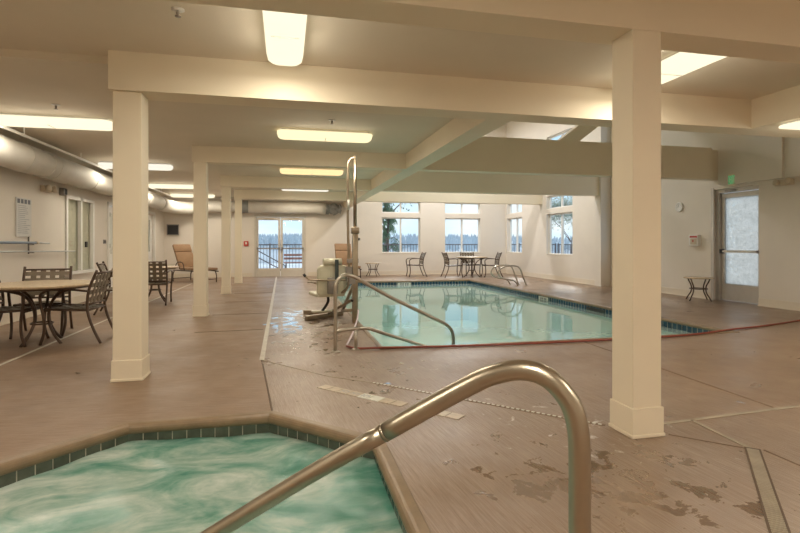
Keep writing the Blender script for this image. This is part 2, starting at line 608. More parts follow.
# ------------------------------------------------------------------ dimensions
XL, XR, XRF = -4.10, 8.98, 8.70      # left wall, near right wall, far right wall
YB, YF = -3.0, 18.85                 # behind the camera, far wall
ZB, ZC, ZN, ZH = 2.56, 2.83, 2.90, 6.2   # beam underside, low ceiling, near ceiling, pool hall ceiling
YS = 12.55                           # where the right wall steps in
PX0, PX1, PY0, PY1 = 1.12, 6.0, 5.72, 15.85     # pool water rectangle
WZ = -0.135                          # water level
SCX, SCY, SR, SRY = -0.565, 2.365, 1.165, 1.39   # spa: octagon centre and half width across flats
def octa(r):
    k = r * math.tan(PI / 8)
    e = r + SRY - SR
    q = k + SRY - SR
    return [(SCX + r, SCY - q), (SCX + r, SCY + q), (SCX + k, SCY + e), (SCX - k, SCY + e), (SCX - r, SCY + q), (SCX - r, SCY - q), (SCX - k, SCY - e), (SCX + k, SCY - e)]

# ------------------------------------------------------------------ floor
def make_floor():
    bm = bmesh.new()
    def ring(pts):
        vs = [bm.verts.new((x, y, 0)) for x, y in pts]
        for i in range(len(vs)):
            bm.edges.new((vs[i], vs[(i + 1) % len(vs)]))
    ring([(XL - 0.2, YB - 0.2), (XR + 0.25, YB - 0.2), (XR + 0.25, YF + 0.2), (XL - 0.2, YF + 0.2)])
    c = 0.06
    ring([(PX0 - c, PY0 - c), (PX1 + c, PY0 - c), (PX1 + c, PY1 + c), (PX0 - c, PY1 + c)])
    ring(octa(SR - 0.005))
    bmesh.ops.triangle_fill(bm, edges=bm.edges[:], use_beauty=True)
    # drop anything that filled the holes
    bad = []
    for f in bm.faces:
        m = f.calc_center_median()
        if PX0 - c < m.x < PX1 + c and PY0 - c < m.y < PY1 + c:
            bad.append(f)
        dx, dy = abs(m.x - SCX), abs(m.y - SCY)
        if dx < SR and dy < SRY and dx + dy < SR * math.sqrt(2) * 0.999 + SRY - SR:
            bad.append(f)
    if bad:
        bmesh.ops.delete(bm, geom=list(set(bad)), context='FACES')
    for f in bm.faces:
        if f.normal.z < 0:
            f.normal_flip()
    me = bpy.data.meshes.new('floor')
    bm.to_mesh(me)
    bm.free()
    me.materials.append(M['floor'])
    o = bpy.data.objects.new('floor', me)
    COL.objects.link(o)
    struct(o, 'brown brushed concrete pool deck covering the whole room', 'floor')
make_floor()

def rim(name, loop, width, depth, mat, label, parent=None):
    """coping: flat top that rounds over into the basin. loop is the outer outline, counterclockwise"""
    def inset(pts, d):
        out = []
        n = len(pts)
        for i in range(n):
            a, b, c_ = Vector(pts[i - 1]), Vector(pts[i]), Vector(pts[(i + 1) % n])
            d1 = (b - a).normalized()
            d2 = (c_ - b).normalized()
            n1 = Vector((-d1.y, d1.x))
            n2 = Vector((-d2.y, d2.x))
            k = (n1 + n2).normalized()
            out.append(b + k * d / max(0.2, k.dot(n1)))
        return out
    r = depth / 2
    prof = [(0, -0.01), (0, 0.004), (0.006, 0.008), (width - r, 0.008)]
    for k in range(1, 9):
        a = PI * k / 8
        prof.append((width - r + r * math.sin(a), 0.008 - r + r * math.cos(a)))
    prof.append((width - r - 0.01, 0.008 - depth))
    prof.append((0.0, 0.008 - depth))
    mb = MB()
    vs = []
    n = len(loop)
    for (d, z) in prof:
        for p in inset(loop, d):
            vs.append((p.x, p.y, z))
    fs = []
    m = len(prof)
    for i in range(m):
        j = (i + 1) % m
        for k in range(n):
            fs.append((i * n + k, i * n + (k + 1) % n, j * n + (k + 1) % n, j * n + k))
    mb.add(vs, fs)
    # fine joints at the corners
    o = mb.build(name, mat, parent)
    for p in o.data.polygons:
        p.use_smooth = False
    return struct(o, label, 'coping'), inset

spa_rim, inset = rim('coping', octa(SR), 0.085, 0.075, 'coping', 'brown rounded concrete lip around the octagonal hot tub')
pool_loop = [(PX0 - 0.06, PY0 - 0.06), (PX1 + 0.06, PY0 - 0.06), (PX1 + 0.06, PY1 + 0.06), (PX0 - 0.06, PY1 + 0.06)]
pool_rim, _ = rim('coping', pool_loop, 0.075, 0.07, 'coping', 'brown rounded concrete lip around the long swimming pool')

def basin(name, loop, z0, mat, label):
    mb = MB()
    n = len(loop)
    vs = [(x, y, -0.03) for x, y in loop] + [(x, y, z0) for x, y in loop]
    fs = [(k, n + k, n + (k + 1) % n, (k + 1) % n) for k in range(n)] + [tuple(range(n, 2 * n))]
    mb.add(vs, fs)
    return struct(mb.build(name, mat), label, 'pool basin')
sl = [tuple(p) for p in inset(octa(SR), 0.06)]
basin('spa_basin_wall', sl, -1.0, 'spa_plaster', 'green plastered basin under the foaming hot tub water')
basin('pool_basin_wall', [(PX0, PY0), (PX1, PY0), (PX1, PY1), (PX0, PY1)], -1.35, 'pool_plaster', 'pale plastered basin under the swimming pool water')

def tile_band(name, loop, size, zt, zb, gap, tile, label, skip=()):
    mb = MB()
    n = len(loop)
    for i in range(n):
        a, b = Vector(loop[i]), Vector(loop[(i + 1) % n])
        d = (b - a)
        Ln = d.length
        d.normalize()
        nn = Vector((-d.y, d.x))
        mb.cur = 0
        q = [a + nn * 0.004, b + nn * 0.004]
        mb.add([(q[0].x, q[0].y, zb), (q[1].x, q[1].y, zb), (q[1].x, q[1].y, zt), (q[0].x, q[0].y, zt)], [(0, 1, 2, 3)])
        mb.cur = 1
        cnt = max(1, round(Ln / size))
        w = Ln / cnt
        for k in range(cnt):
            p = a + d * (k * w + gap / 2) + nn * 0.007
            e = a + d * ((k + 1) * w - gap / 2) + nn * 0.007
            mb.add([(p.x, p.y, zb + gap / 2), (e.x, e.y, zb + gap / 2), (e.x, e.y, zt), (p.x, p.y, zt)], [(0, 1, 2, 3)])
    return struct(mb.build(name, ['grout', tile]), label, 'tile band')
tile_band('tile_trim', sl, 0.088, -0.055, -0.165, 0.006, 'spa_tile', 'dark green waterline tiles with pale grout around the hot tub')
tile_band('tile_trim', [(PX0, PY0), (PX1, PY0), (PX1, PY1), (PX0, PY1)], 0.10, -0.05, -0.20, 0.008, 'pool_tile', 'dark blue waterline tiles around the swimming pool')

def water(name, loop, z, mat, label, parent=None):
    mb = MB()
    mb.add([(x, y, z) for x, y in loop], [tuple(range(len(loop)))])
    o = mb.build(name, mat)
    return struct(o, label, 'water')
water('pool_water', [(PX0, PY0), (PX1, PY0), (PX1, PY1), (PX0, PY1)], WZ, 'water', 'calm pale green swimming pool water mirroring the windows')
def spa_surface():
    # gently churned surface
    bm = bmesh.new()
    n = 60
    k = (SR - 0.06)
    grid = {}
    for i in range(n + 1):
        for j in range(n + 1):
            x = -k + 2 * k * i / n
            y = (-k + 2 * k * j / n) * SRY / SR
            z = 0.006 * math.sin(5 * x + 3 * y) + 0.005 * math.sin(9 * y - 4 * x + 1) + 0.003 * math.sin(17 * x + 11 * y)
            grid[i, j] = bm.verts.new((SCX + x, SCY + y, -0.118 + z))
    for i in range(n):
        for j in range(n):
            bm.faces.new((grid[i, j], grid[i + 1, j], grid[i + 1, j + 1], grid[i, j + 1]))
    for a in range(8):
        ang = a * PI / 4
        nv = Vector((math.cos(ang), math.sin(ang), 0))
        bmesh.ops.bisect_plane(bm, geom=bm.verts[:] + bm.edges[:] + bm.faces[:], plane_co=Vector((SCX, SCY + (SRY - SR) * (0 if abs(nv.y) < 0.01 else math.copysign(1, nv.y)), 0)) + nv * k, plane_no=nv, clear_outer=True)
    me = bpy.data.meshes.new('spa_water')
    bm.to_mesh(me)
    bm.free()
    for p in me.polygons:
        p.use_smooth = True
    me.materials.append(M['spa_water'])
    o = bpy.data.objects.new('spa_water', me)
    COL.objects.link(o)
    struct(o, 'foaming turquoise hot tub water with white swirls', 'water')
spa_surface()

# ------------------------------------------------------------------ walls
def wall(name, axis, p0, p1, a0, a1, z0, z1, holes, mat, label):
    """axis 'x': wall spans x from a0..a1 with thickness p0..p1 in y; axis 'y' the other way. holes: (a0,a1,z0,z1)"""
    mb = MB()
    xs = sorted(set([a0, a1] + [h[0] for h in holes] + [h[1] for h in holes]))
    for i in range(len(xs) - 1):
        l, r = xs[i], xs[i + 1]
        mid = (l + r) / 2
        hs = sorted([(h[2], h[3]) for h in holes if h[0] < mid < h[1]])
        z = z0
        segs = []
        for a, b in hs:
            if a > z:
                segs.append((z, a))
            z = b
        if z < z1:
            segs.append((z, z1))
        for a, b in segs:
            if axis == 'x':
                mb.box(l, r, p0, p1, a, b)
            else:
                mb.box(p0, p1, l, r, a, b)
    return struct(mb.build(name, mat), label, 'wall')

LOW = (0.83, 2.20)
TRN = (2.37, 2.81)
CLR = (3.6, 4.82)  # clerestory band; unseen over the far wall and corner windows, added for daylight
W1, W2 = (3.60, 5.12), (6.12, 7.60)
WA, WB, WC = (17.45, 18.74), (14.03, 15.62), (10.85, 12.32)
D_FAR = (-1.075, 0.755)
D_R = (7.98, 9.05)
LW = (10.85, 12.2)
LD1 = (13.2, 14.15)
LD2 = (16.6, 17.5)
def h3(r):
    return [(r[0], r[1], *LOW), (r[0], r[1], *TRN), (r[0], r[1], *CLR)]
wall('wall_back', 'x', YF, YF + 0.2, XL - 0.2, XRF + 0.2, -0.02, ZH + 0.2, [(*D_FAR, -0.02, 2.23)] + h3(W1) + h3(W2), 'wall', 'far cream wall with double glass doors and two tall windows')
wall('wall_right', 'y', XRF, XRF + 0.2, YS, YF, -0.02, ZH + 0.2, h3(WA) + h3(WB), 'wall', 'cream side wall beyond the step with two windows beside the pool')
wall('wall_right_near', 'y', XR, XR + 0.2, YB, YS, -0.02, ZH + 0.2, h3(WC) + [(*D_R, -0.02, 2.36)], 'wall', 'cream side wall holding the frosted glass door')
struct(box_obj('pilaster_wall', XRF - 0.04, XR + 0.2, YS - 0.015, YS + 0.28, 0, ZH, 'wall'), 'shallow pilaster where the right wall steps in', 'pilaster')
wall('wall_left', 'y', XL - 0.2, XL, YB, YF, -0.02, 3.0, [(*LW, 0.66, 2.10), (*LD1, -0.02, 2.14), (*LD2, -0.02, 2.1)], 'wall', 'long cream wall with duct above and poles hung on it')
wall('wall_front', 'x', YB - 0.2, YB, XL - 0.2, XR + 0.25, -0.02, 3.0, [], 'wall', 'cream wall behind the photographer')
wall('wall_pool_hall_front', 'x', 4.83, 5.13, 2.13, XR + 0.2, ZC + 0.07, ZH + 0.2, [], 'paint_cream', 'upper wall over the near beam closing the tall pool hall')
wall('wall_pool_hall_left', 'y', 2.13, 2.42, 5.13, YF, ZB, ZH + 0.2, [], 'paint_cream', 'long beam and upper wall along the left side of the pool')

# bulkhead above the frosted door
mb = MB()
mb.box(XR - 0.11, XR, 7.42, 8.42, 2.415, ZH)
mb.box(XR - 0.06, XR, 5.13, 7.42, 2.415, ZH)
struct(mb.build('bulkhead_wall', 'wall'), 'shallow boxed bulkhead over the frosted glass door', 'bulkhead')

# ------------------------------------------------------------------ ceilings
struct(box_obj('ceiling_near', XL - 0.2, 5.33, YB - 0.2, 5.0, ZN, ZN + 0.15, 'ceiling'), 'beige textured ceiling bay nearest the hot tub', 'ceiling')
struct(box_obj('ceiling_left', XL - 0.2, 2.14, 5.0, YF, ZC, ZC + 0.25, 'ceiling'), 'low beige ceiling over the column aisle and tables', 'ceiling')
struct(box_obj('ceiling_soffit', 5.33, XR + 0.2, YB - 0.2, 5.13, ZB, ZB + 0.5, 'paint_cream'), 'dropped cream soffit bay at the right front', 'ceiling')
struct(box_obj('ceiling_pool_hall', 2.1, XR + 0.25, 4.8, YF + 0.2, ZH, ZH + 0.2, 'ceiling'), 'high ceiling of the pool hall', 'ceiling')

# beams
def beam(x0, x1, y0, y1, zt, label, *extras):
    mb = MB().box(x0, x1, y0, y1, ZB, zt)
    for extra in extras:
        mb.box(*extra)
    struct(mb.build('ceiling_beam', 'paint_cream'), label, 'beam')
beam(-3.4, 5.33, 2.74, 3.0, ZN, 'cream ceiling beam nearest the camera, resting on the large right column')
beam(-1.50, 5.33, 4.83, 5.13, ZN, 'cream ceiling beam resting on the large left column')
beam(-1.50, 2.13, 8.85, 9.08, ZC, 'cream ceiling beam resting on the second column of the left row', (2.42, 8.75, 8.85, 9.08, ZB, 3.22), (8.75, XR, 8.93, 9.08, ZB, 3.20))
beam(-1.50, 2.13, 12.62, 12.85, ZC, 'cream ceiling beam resting on the third column of the left row', (2.42, XRF, 12.62, 12.85, ZB, 3.22))
beam(-1.50, 2.13, 15.9, 16.13, ZC, 'cream ceiling beam resting on the farthest column of the left row', (2.42, XRF, 15.9, 16.13, ZB, 3.22))

# sloped member crossing the tall hall
mb = MB()
A, B = Vector((6.2, 11.0, 3.33)), Vector((8.85, 11.0, 5.3))
mt = Matrix.Translation(A) @ Matrix.Rotation(-math.atan2(B.z - A.z, B.x - A.x), 4, 'Y')
mb.box(0, (B - A).length, -0.12, 0.12, -0.16, 0.16, mt)
struct(mb.build('sloped_beam', 'paint_cream'), 'sloping rafter crossing the tall pool hall behind the second beam', 'beam')

# ------------------------------------------------------------------ columns
def column(x0, y0, w, label):
    c = empty('column', (x0 + w / 2, y0 + w / 2, 0))
    h = w / 2
    mb = MB().box(-h, h, -h, h, 0, ZB)
    mb.build('shaft', 'paint_cream', c, 0.006)
    b = h + 0.010
    mb = MB().box(-b, b, -b, b, 0, 0.185)
    mb.box(-b - 0.006, b + 0.006, -b - 0.006, b + 0.006, 0, 0.022)
    mb.build('base_trim', 'paint_cream', c, 0.004)
    struct(c, label, 'column')
column(2.118, 2.738, 0.208, 'large square cream column right of the hot tub handrail')
column(-1.478, 4.87, 0.235, 'large square cream column left of the hot tub')
column(-1.478, 8.87, 0.205, 'second square cream column of the left row')
column(-1.478, 12.65, 0.195, 'third square cream column of the left row')
column(-1.478, 15.93, 0.195, 'farthest square cream column of the left row')

# ------------------------------------------------------------------ baseboards
def baseboard(name, axis, a0, a1, p, sgn, label):
    mb = MB()
    h = 0.15
    n = max(1, round(abs(a1 - a0) / 0.2))
    w = (a1 - a0) / n
    if axis == 'x':
        mb.box(a0, a1, min(p, p + sgn * 0.012), max(p, p + sgn * 0.012), 0, h)
        mb.box(a0, a1, min(p, p + sgn * 0.03), max(p, p + sgn * 0.03), 0, 0.02)
    else:
        mb.box(min(p, p + sgn * 0.012), max(p, p + sgn * 0.012), a0, a1, 0, h)
        mb.box(min(p, p + sgn * 0.03), max(p, p + sgn * 0.03), a0, a1, 0, 0.02)
    struct(mb.build(name, 'trim', None, 0.003), label, 'baseboard')
baseboard('baseboard_back', 'x', XL, D_FAR[0] - 0.07, YF, -1, 'cove baseboard on the far wall left of the double doors')
baseboard('baseboard_back', 'x', D_FAR[1] + 0.07, XRF, YF, -1, 'cove baseboard on the far wall right of the double doors')
baseboard('baseboard_right', 'y', YS + 0.28, YF, XRF, -1, 'cove baseboard under the two far side windows')
baseboard('baseboard_right', 'y', D_R[1] + 0.07, YS, XR, -1, 'cove baseboard left of the frosted door')
baseboard('baseboard_right', 'y', YB, D_R[0], XR, -1, 'cove baseboard right of the frosted door')
baseboard('baseboard_left', 'y', YB, LD1[0] - 0.08, XL, 1, 'baseboard along the left wall before its doors')

# ------------------------------------------------------------------ windows
def window(idx, plane, a, z, wallpos, outward, label):
    """plane 'x' = in a wall that spans x; wallpos the room-side face; outward +1/-1 along the other axis"""
    w = empty('window_%d' % idx, (0, 0, 0))
    struct(w, label, 'window')
    def bx(mb, a0, a1, d0, d1, z0, z1):
        p0, p1 = sorted((wallpos + outward * d0, wallpos + outward * d1))
        if plane == 'x':
            mb.box(a0, a1, p0, p1, z0, z1)
        else:
            mb.box(p0, p1, a0, a1, z0, z1)
    fr = MB()
    t = 0.045
    bx(fr, a[0], a[0] + t, 0.11, 0.17, z[0], z[1])
    bx(fr, a[1] - t, a[1], 0.11, 0.17, z[0], z[1])
    bx(fr, a[0] + t, a[1] - t, 0.11, 0.17, z[0], z[0] + t)
    bx(fr, a[0] + t, a[1] - t, 0.11, 0.17, z[1] - t, z[1])
    mid = (a[0] + a[1]) / 2
    bx(fr, mid - 0.03, mid + 0.03, 0.105, 0.165, z[0] + t, z[1] - t)
    fr.build('window_frame', 'white_frame', w)
    for s_ in (0, 1):
        g = MB()
        a0, a1 = (a[0] + t, mid - 0.03) if s_ == 0 else (mid + 0.03, a[1] - t)
        bx(g, a0, a1, 0.138, 0.142, z[0] + t, z[1] - t)
        g.build('pane', 'glass', w)
    if z == LOW:
        sl_ = MB()
        bx(sl_, a[0] - 0.0, a[1] + 0.0, -0.012, 0.11, z[0] - 0.0, z[0] + 0.012)
        sl_.build('sill', 'trim', w)
    return w
k = 1
def portal(plane, a, z, wallpos, outward):
    d = bpy.data.lights.new('window_portal', 'AREA')
    d.shape = 'RECTANGLE'
    d.size = abs(a[1] - a[0])
    d.size_y = z[1] - z[0]
    d.cycles.is_portal = True
    o = bpy.data.objects.new('window_portal', d)
    COL.objects.link(o)
    m = (a[0] + a[1]) / 2
    zz = (z[0] + z[1]) / 2
    p = wallpos + outward * 0.2
    if plane == 'x':
        o.location = (m, p, zz)
        o.rotation_euler = (R(-90), 0, 0)
    else:
        o.location = (p, m, zz)
        o.rotation_euler = (R(90), 0, R(90))
for (pl, a, wp, txt) in (('x', W1, YF, 'far wall window above the lone chair'),
                         ('x', W2, YF, 'far wall window behind the round table set'),
                         ('y', WA, XRF, 'side window nearest the far corner'),
                         ('y', WB, XRF, 'second side window from the far corner'),
                         ('y', WC, XR, 'side window mostly hidden behind the large right column')):
    for z, nm in ((LOW, 'lower two-pane part of the '), (TRN, 'small transom over the '), (CLR, 'unseen high clerestory added over the ')):
        window(k, pl, a, z, wp, 1, nm + txt)
        portal(pl, a, z, wp, 1)
        k += 1

# interior window in the left wall
w = empty('window_%d' % k)
struct(w, 'two-pane white framed interior window in the left wall', 'window')
mb = MB()
for a0, a1 in ((LW[0] - 0.05, LW[0] + 0.03), (LW[1] - 0.03, LW[1] + 0.05), ((LW[0] + LW[1]) / 2 - 0.03, (LW[0] + LW[1]) / 2 + 0.05)):
    mb.box(XL - 0.03, XL + 0.03, a0, a1, 0.62, 2.14)
mb.box(XL - 0.03, XL + 0.03, LW[0], LW[1], 2.08, 2.14)
mb.box(XL - 0.03, XL + 0.05, LW[0] - 0.05, LW[1] + 0.05, 0.60, 0.66)
mb.build('window_frame', 'white_frame', w)
mb = MB().box(XL - 0.05, XL - 0.045, LW[0], LW[1], 0.66, 2.1)
mb.build('pane', 'glass', w)
mb = MB().box(XL - 0.09, XL - 0.07, LW[0], LW[1], 0.66, 2.1)
mb.build('shade', plain('shade_fabric', (0.60, 0.56, 0.44), 0.8), w)
mb = MB().box(XL - 0.06, XL - 0.03, 11.95, 12.02, 1.13, 1.25)
mb.build('latch', 'black', w)

# ------------------------------------------------------------------ doors
def far_doors():
    d = empty('door_1', (0, YF, 0))
    struct(d, 'white framed double glass doors in the far wall', 'door')
    y0, y1 = 0.02, 0.10
    mb = MB()
    mb.box(D_FAR[0], D_FAR[0] + 0.06, -0.02, 0.16, 0, 2.23)
    mb.box(D_FAR[1] - 0.06, D_FAR[1], -0.02, 0.16, 0, 2.23)
    mb.box(D_FAR[0] + 0.06, D_FAR[1] - 0.06, -0.02, 0.16, 2.16, 2.23)
    mb.box(D_FAR[0] + 0.06, D_FAR[1] - 0.06, -0.02, 0.16, 0, 0.015)
    mb.build('door_frame', 'door_paint', d)
    mid = (D_FAR[0] + D_FAR[1]) / 2
    for (a, b) in ((D_FAR[0] + 0.065, mid - 0.006), (mid + 0.006, D_FAR[1] - 0.065)):
        leaf = MB()
        st = 0.075
        leaf.box(a, a + st, y0, y1, 0.02, 2.15)
        leaf.box(b - st, b, y0, y1, 0.02, 2.15)
        leaf.box(a + st, b - st, y0, y1, 2.05, 2.15)
        leaf.box(a + st, b - st, y0, y1, 0.02, 0.30)
        lf = leaf.build('door_leaf', 'door_paint', d)
        MB().box(a + st, b - st, 0.055, 0.062, 0.30, 2.05).build('pane', 'glass', lf)
        pb = MB()
        pb.box(a + 0.03, b - 0.03, -0.055, -0.02, 1.00, 1.045)
        pb.box(a + 0.02, a + 0.07, -0.06, 0.02, 0.985, 1.06)
        pb.box(b - 0.07, b - 0.02, -0.06, 0.02, 0.985, 1.06)
        pb.build('push_bar', 'grey_metal', lf)
        cl = MB().rbox(a + 0.35 * (b - a), a + 0.75 * (b - a), -0.05, 0.02, 2.07, 2.12, 0.01)
        cl.build('door_closer', 'beige_plastic', lf)
far_doors()

def frosted_door():
    d = empty('door_2', (XR + 0.06, 0, 0))
    struct(d, 'aluminium framed door of fogged glass in the right wall', 'door')
    x0, x1 = 0.06, 0.13
    mb = MB()
    mb.box(-0.07, -0.06, D_R[1] - 0.02, D_R[1] + 0.05, 0, 2.40)
    mb.box(0.0, 0.13, D_R[1] - 0.09, D_R[1], 0, 2.36)
    mb.box(0.04, 0.13, D_R[0], D_R[0] + 0.03, 0, 2.36)
    mb.box(0.0, 0.13, D_R[0] + 0.03, D_R[1] - 0.09, 2.28, 2.36)
    mb.build('door_frame', 'alu', d)
    a, b = D_R[0] + 0.035, D_R[1] - 0.095
    leaf = MB()
    leaf.box(x0, x1, a, a + 0.08, 0.012, 2.27)
    leaf.box(x0, x1, b - 0.08, b, 0.012, 2.27)
    leaf.box(x0, x1, a + 0.08, b - 0.08, 2.17, 2.27)
    leaf.box(x0, x1, a + 0.08, b - 0.08, 0.012, 0.36)
    lf = leaf.build('door_leaf', 'alu', d)
    MB().box(0.09, 0.1, a + 0.08, b - 0.08, 0.36, 2.17).build('pane', 'frosted', lf)
    pb = MB()
    pb.box(0.0, 0.03, a + 0.02, b - 0.02, 1.02, 1.07)
    pb.box(0.0, 0.06, a + 0.02, a + 0.07, 1.01, 1.08)
    pb.build('push_bar', 'alu', lf)
    MB().rbox(-0.01, 0.06, b - 0.08, b - 0.01, 1.0, 1.09, 0.01).build('lock', 'black', lf)
    MB().rbox(-0.01, 0.06, b - 0.42, b - 0.14, 2.285, 2.335, 0.01).build('door_closer', 'grey_metal', lf)
    # closer arm
    MB().tube([(0.02, b - 0.18, 2.30), (-0.05, b - 0.35, 2.31), (0.03, b - 0.5, 2.32)], 0.008, 6).build('closer_arm', 'grey_metal', lf)
frosted_door()

def left_door(idx, r, label, glass):
    d = empty('door_%d' % idx, (XL, 0, 0))
    struct(d, label, 'door')
    mb = MB()
    mb.box(-0.04, 0.03, r[0] - 0.06, r[0] + 0.02, 0, 2.2)
    mb.box(-0.04, 0.03, r[1] - 0.02, r[1] + 0.06, 0, 2.2)
    mb.box(-0.04, 0.03, r[0] + 0.02, r[1] - 0.02, 2.12, 2.2)
    mb.build('door_frame', 'white_frame', d)
    mb = MB()
    mb.box(-0.1, -0.06, r[0] + 0.02, r[1] - 0.02, 0.01, 0.95)
    mb.box(-0.1, -0.06, r[0] + 0.02, r[0] + 0.2, 0.95, 2.1)
    mb.box(-0.1, -0.06, r[1] - 0.2, r[1] - 0.02, 0.95, 2.1)
    mb.box(-0.1, -0.06, r[0] + 0.2, r[1] - 0.2, 1.95, 2.1)
    lf = mb.build('door_leaf', 'white_frame', d)
    MB().box(-0.09, -0.08, r[0] + 0.2, r[1] - 0.2, 0.95, 1.95).build('pane', 'glass', lf)
    MB().box(-0.15, -0.12, r[0], r[1], 0.0, 2.12).build('backing_panel', 'white_frame', d)
    mb = MB()
    for z in (0.3, 1.1, 1.85):
        mb.box(-0.02, 0.035, r[0] + 0.02, r[0] + 0.05, z, z + 0.1)
    mb.build('hinge', 'grey_metal', lf)
left_door(3, LD1, 'white door with glass panel beyond the left window', True)
left_door(4, LD2, 'farthest white door in the left wall', True)

# ------------------------------------------------------------------ deck joints, drains, markers
Z1 = 0.0035
def joint(name, pts, w, mat, label, cat='floor joint'):
    o = MB().strip(pts, w, 0.0, Z1).build(name, mat)
    return struct(o, label, cat)
joint('trim_1', [(-0.30, 18.7), (-0.235, 5.43)], 0.05, 'joint_pale', 'pale straight channel in the deck running to the double doors')
joint('trim_2', [(-0.235, 5.43), (-0.09, 3.76)], 0.014, 'joint_dark', 'dark joint from the channel to the hot tub corner')
joint('trim_3', [(-0.235, 5.43), (0.40, 4.62), (0.741, 4.337)], 0.016, 'joint_grey', 'thin joint leading to the dotted drain')
joint('trim_4', [(2.40, 2.90), (2.73, 2.93), (3.76, 3.0), (8.9, 3.3)], 0.035, 'joint_grey', 'grey joint running right from the large right column')
joint('trim_5', [(2.73, 2.93), (2.69, 2.43)], 0.03, 'joint_grey', 'short grey joint leading into the slotted drain')
joint('trim_6', [(2.38, 2.74), (2.69, 2.43)], 0.008, 'joint_soft', 'fine crack from the right column to the slotted drain')
joint('trim_7', [(2.75, 2.41), (2.75, -2.9)], 0.01, 'joint_soft', 'fine dark joint beside the slotted drain')
joint('trim_8', [(3.60, 5.6), (3.53, 3.02)], 0.012, 'joint_soft', 'fine dark joint beyond the right column')
joint('trim_9', [(-2.78, 4.6), (-2.72, 18.6)], 0.035, 'joint_pale', 'pale line in the deck under the left tables')
for i, (yy, lb) in enumerate(((7.3, 'fine deck joint crossing just before the second column'), (9.0, 'fine deck joint crossing at the second column'), (10.9, 'fine deck joint crossing before the third column'), (12.7, 'fine deck joint crossing at the third column'))):
    joint('trim_%d' % (10 + i), [(-1.2, yy), (-0.3, yy + 0.05)], 0.010, 'joint_dark', lb)

def slotted_drain():
    a, b = Vector((2.70, 2.44)), Vector((1.95, 1.62))
    a2 = b + (b - a) * 0.9
    d = (a2 - a)
    Ln = d.length
    ang = math.atan2(d.y, d.x)
    root = empty('channel_drain', (a.x, a.y, 0), ang)
    tag(root, 'slotted grey channel drain set in the deck at lower right', 'drain')
    mb = MB()
    mb.box(0, Ln, -0.04, -0.031, 0, 0.006)
    mb.box(0, Ln, 0.031, 0.04, 0, 0.006)
    mb.box(0, 0.01, -0.031, 0.031, 0, 0.006)
    mb.box(0.01, Ln, -0.031, 0.031, 0.0, 0.0025)
    mb.build('drain_frame', 'joint_dark', root)
    mb = MB()
    x = 0.014
    while x < Ln:
        mb.box(x, x + 0.012, -0.030, 0.030, 0.0025, 0.0055)
        x += 0.02
    mb.build('grate', 'joint_grey', root)
slotted_drain()
def dotted_drain():
    a, b = Vector((0.741, 4.337)), Vector((2.085, 2.97))
    d = b - a
    root = empty('strip_drain', (a.x, a.y, 0), math.atan2(d.y, d.x))
    tag(root, 'narrow dotted strip drain running to the right column base', 'drain')
    MB().box(0, d.length, -0.014, 0.014, 0, 0.003).build('drain_channel', 'joint_soft', root)
    mb = MB()
    x = 0.01
    while x < d.length - 0.03:
        mb.box(x, x + 0.022, -0.010, 0.010, 0.003, 0.005)
        x += 0.038
    mb.build('drain_cover', 'marker_white', root)
dotted_drain()

def marker_row():
    a, b = Vector((0.30, 4.32)), Vector((1.215, 3.31))
    d = b - a
    ang = math.atan2(d.y, d.x)
    Ln = d.length
    spots = [(0.0, 'marker_tile', 'first'), (0.108, 'marker_tile', 'second'), (0.216, 'marker_tile', 'third'), (0.324, 'marker_tile', 'fourth'), (0.432, 'marker_tile', 'fifth'),
             (0.54, 'marker_tile', 'sixth'), (0.648, 'marker_tile', 'seventh'), (0.756, 'marker_tile', 'eighth'), (1.13, 'marker_tile', 'ninth'), (1.238, 'marker_tile', 'tenth')]
    for i, (t, mt, nth) in enumerate(spots):
        p = a + d.normalized() * t
        o = MB().box(0.003, 0.104, -0.052, 0.052, 0, 0.0045).build('deck_tile', mt if i not in (4, 5) else 'marker_white')
        o.location = (p.x, p.y, 0)
        o.rotation_euler = (0, 0, ang)
        tag(o, '%s tile, counted from the left, in the deck marker row crossing toward the handrail' % nth, 'tile', 'deck marker tiles')
        if 2 <= i <= 4:
            # worn lettering strokes on the printed tiles
            mb = MB()
            for s_ in range(3):
                mb.box(0.02 + 0.028 * s_, 0.028 + 0.028 * s_, -0.03, 0.03, 0.0045, 0.0052)
                mb.box(0.02 + 0.028 * s_, 0.042 + 0.028 * s_, -0.004 + 0.02 * (s_ % 2), 0.004 + 0.02 * (s_ % 2), 0.0045, 0.0052)
            mb.build('worn_lettering', 'ink_grey', o)
marker_row()

def depth_plate(name, loc, rz, label):
    root = empty(name, loc, rz)
    tag(root, label, 'depth marker', 'pool depth markers')
    MB().box(-0.22, 0.22, -0.004, 0.004, -0.045, 0.045).build('plate', 'marker_white', root)
    mb = MB()
    for x in (-0.11, -0.04, 0.05, 0.12):
        mb.box(x - 0.02, x + 0.02, -0.006, -0.004, -0.025, 0.025)
        mb.box(x - 0.01, x + 0.03, -0.0062, -0.004, -0.005, 0.008)
    mb.build('marking', 'ink', root)
depth_plate('depth_marker', (3.76, PY1 - 0.012, -0.105), 0, 'small white depth marker in the tile line at the far pool edge')
depth_plate('depth_marker', (PX1 - 0.012, 10.9, -0.105), R(-90), 'small white depth marker in the tile line at the right pool edge')
o = MB().box(-0.006, 0.006, -0.3, 0.3, -0.06, 0.05).build('skimmer', 'water_black')
o.location = (PX1 - 0.012, 8.85, -0.12)
tag(o, 'dark skimmer opening in the right pool edge beside the column', 'skimmer')

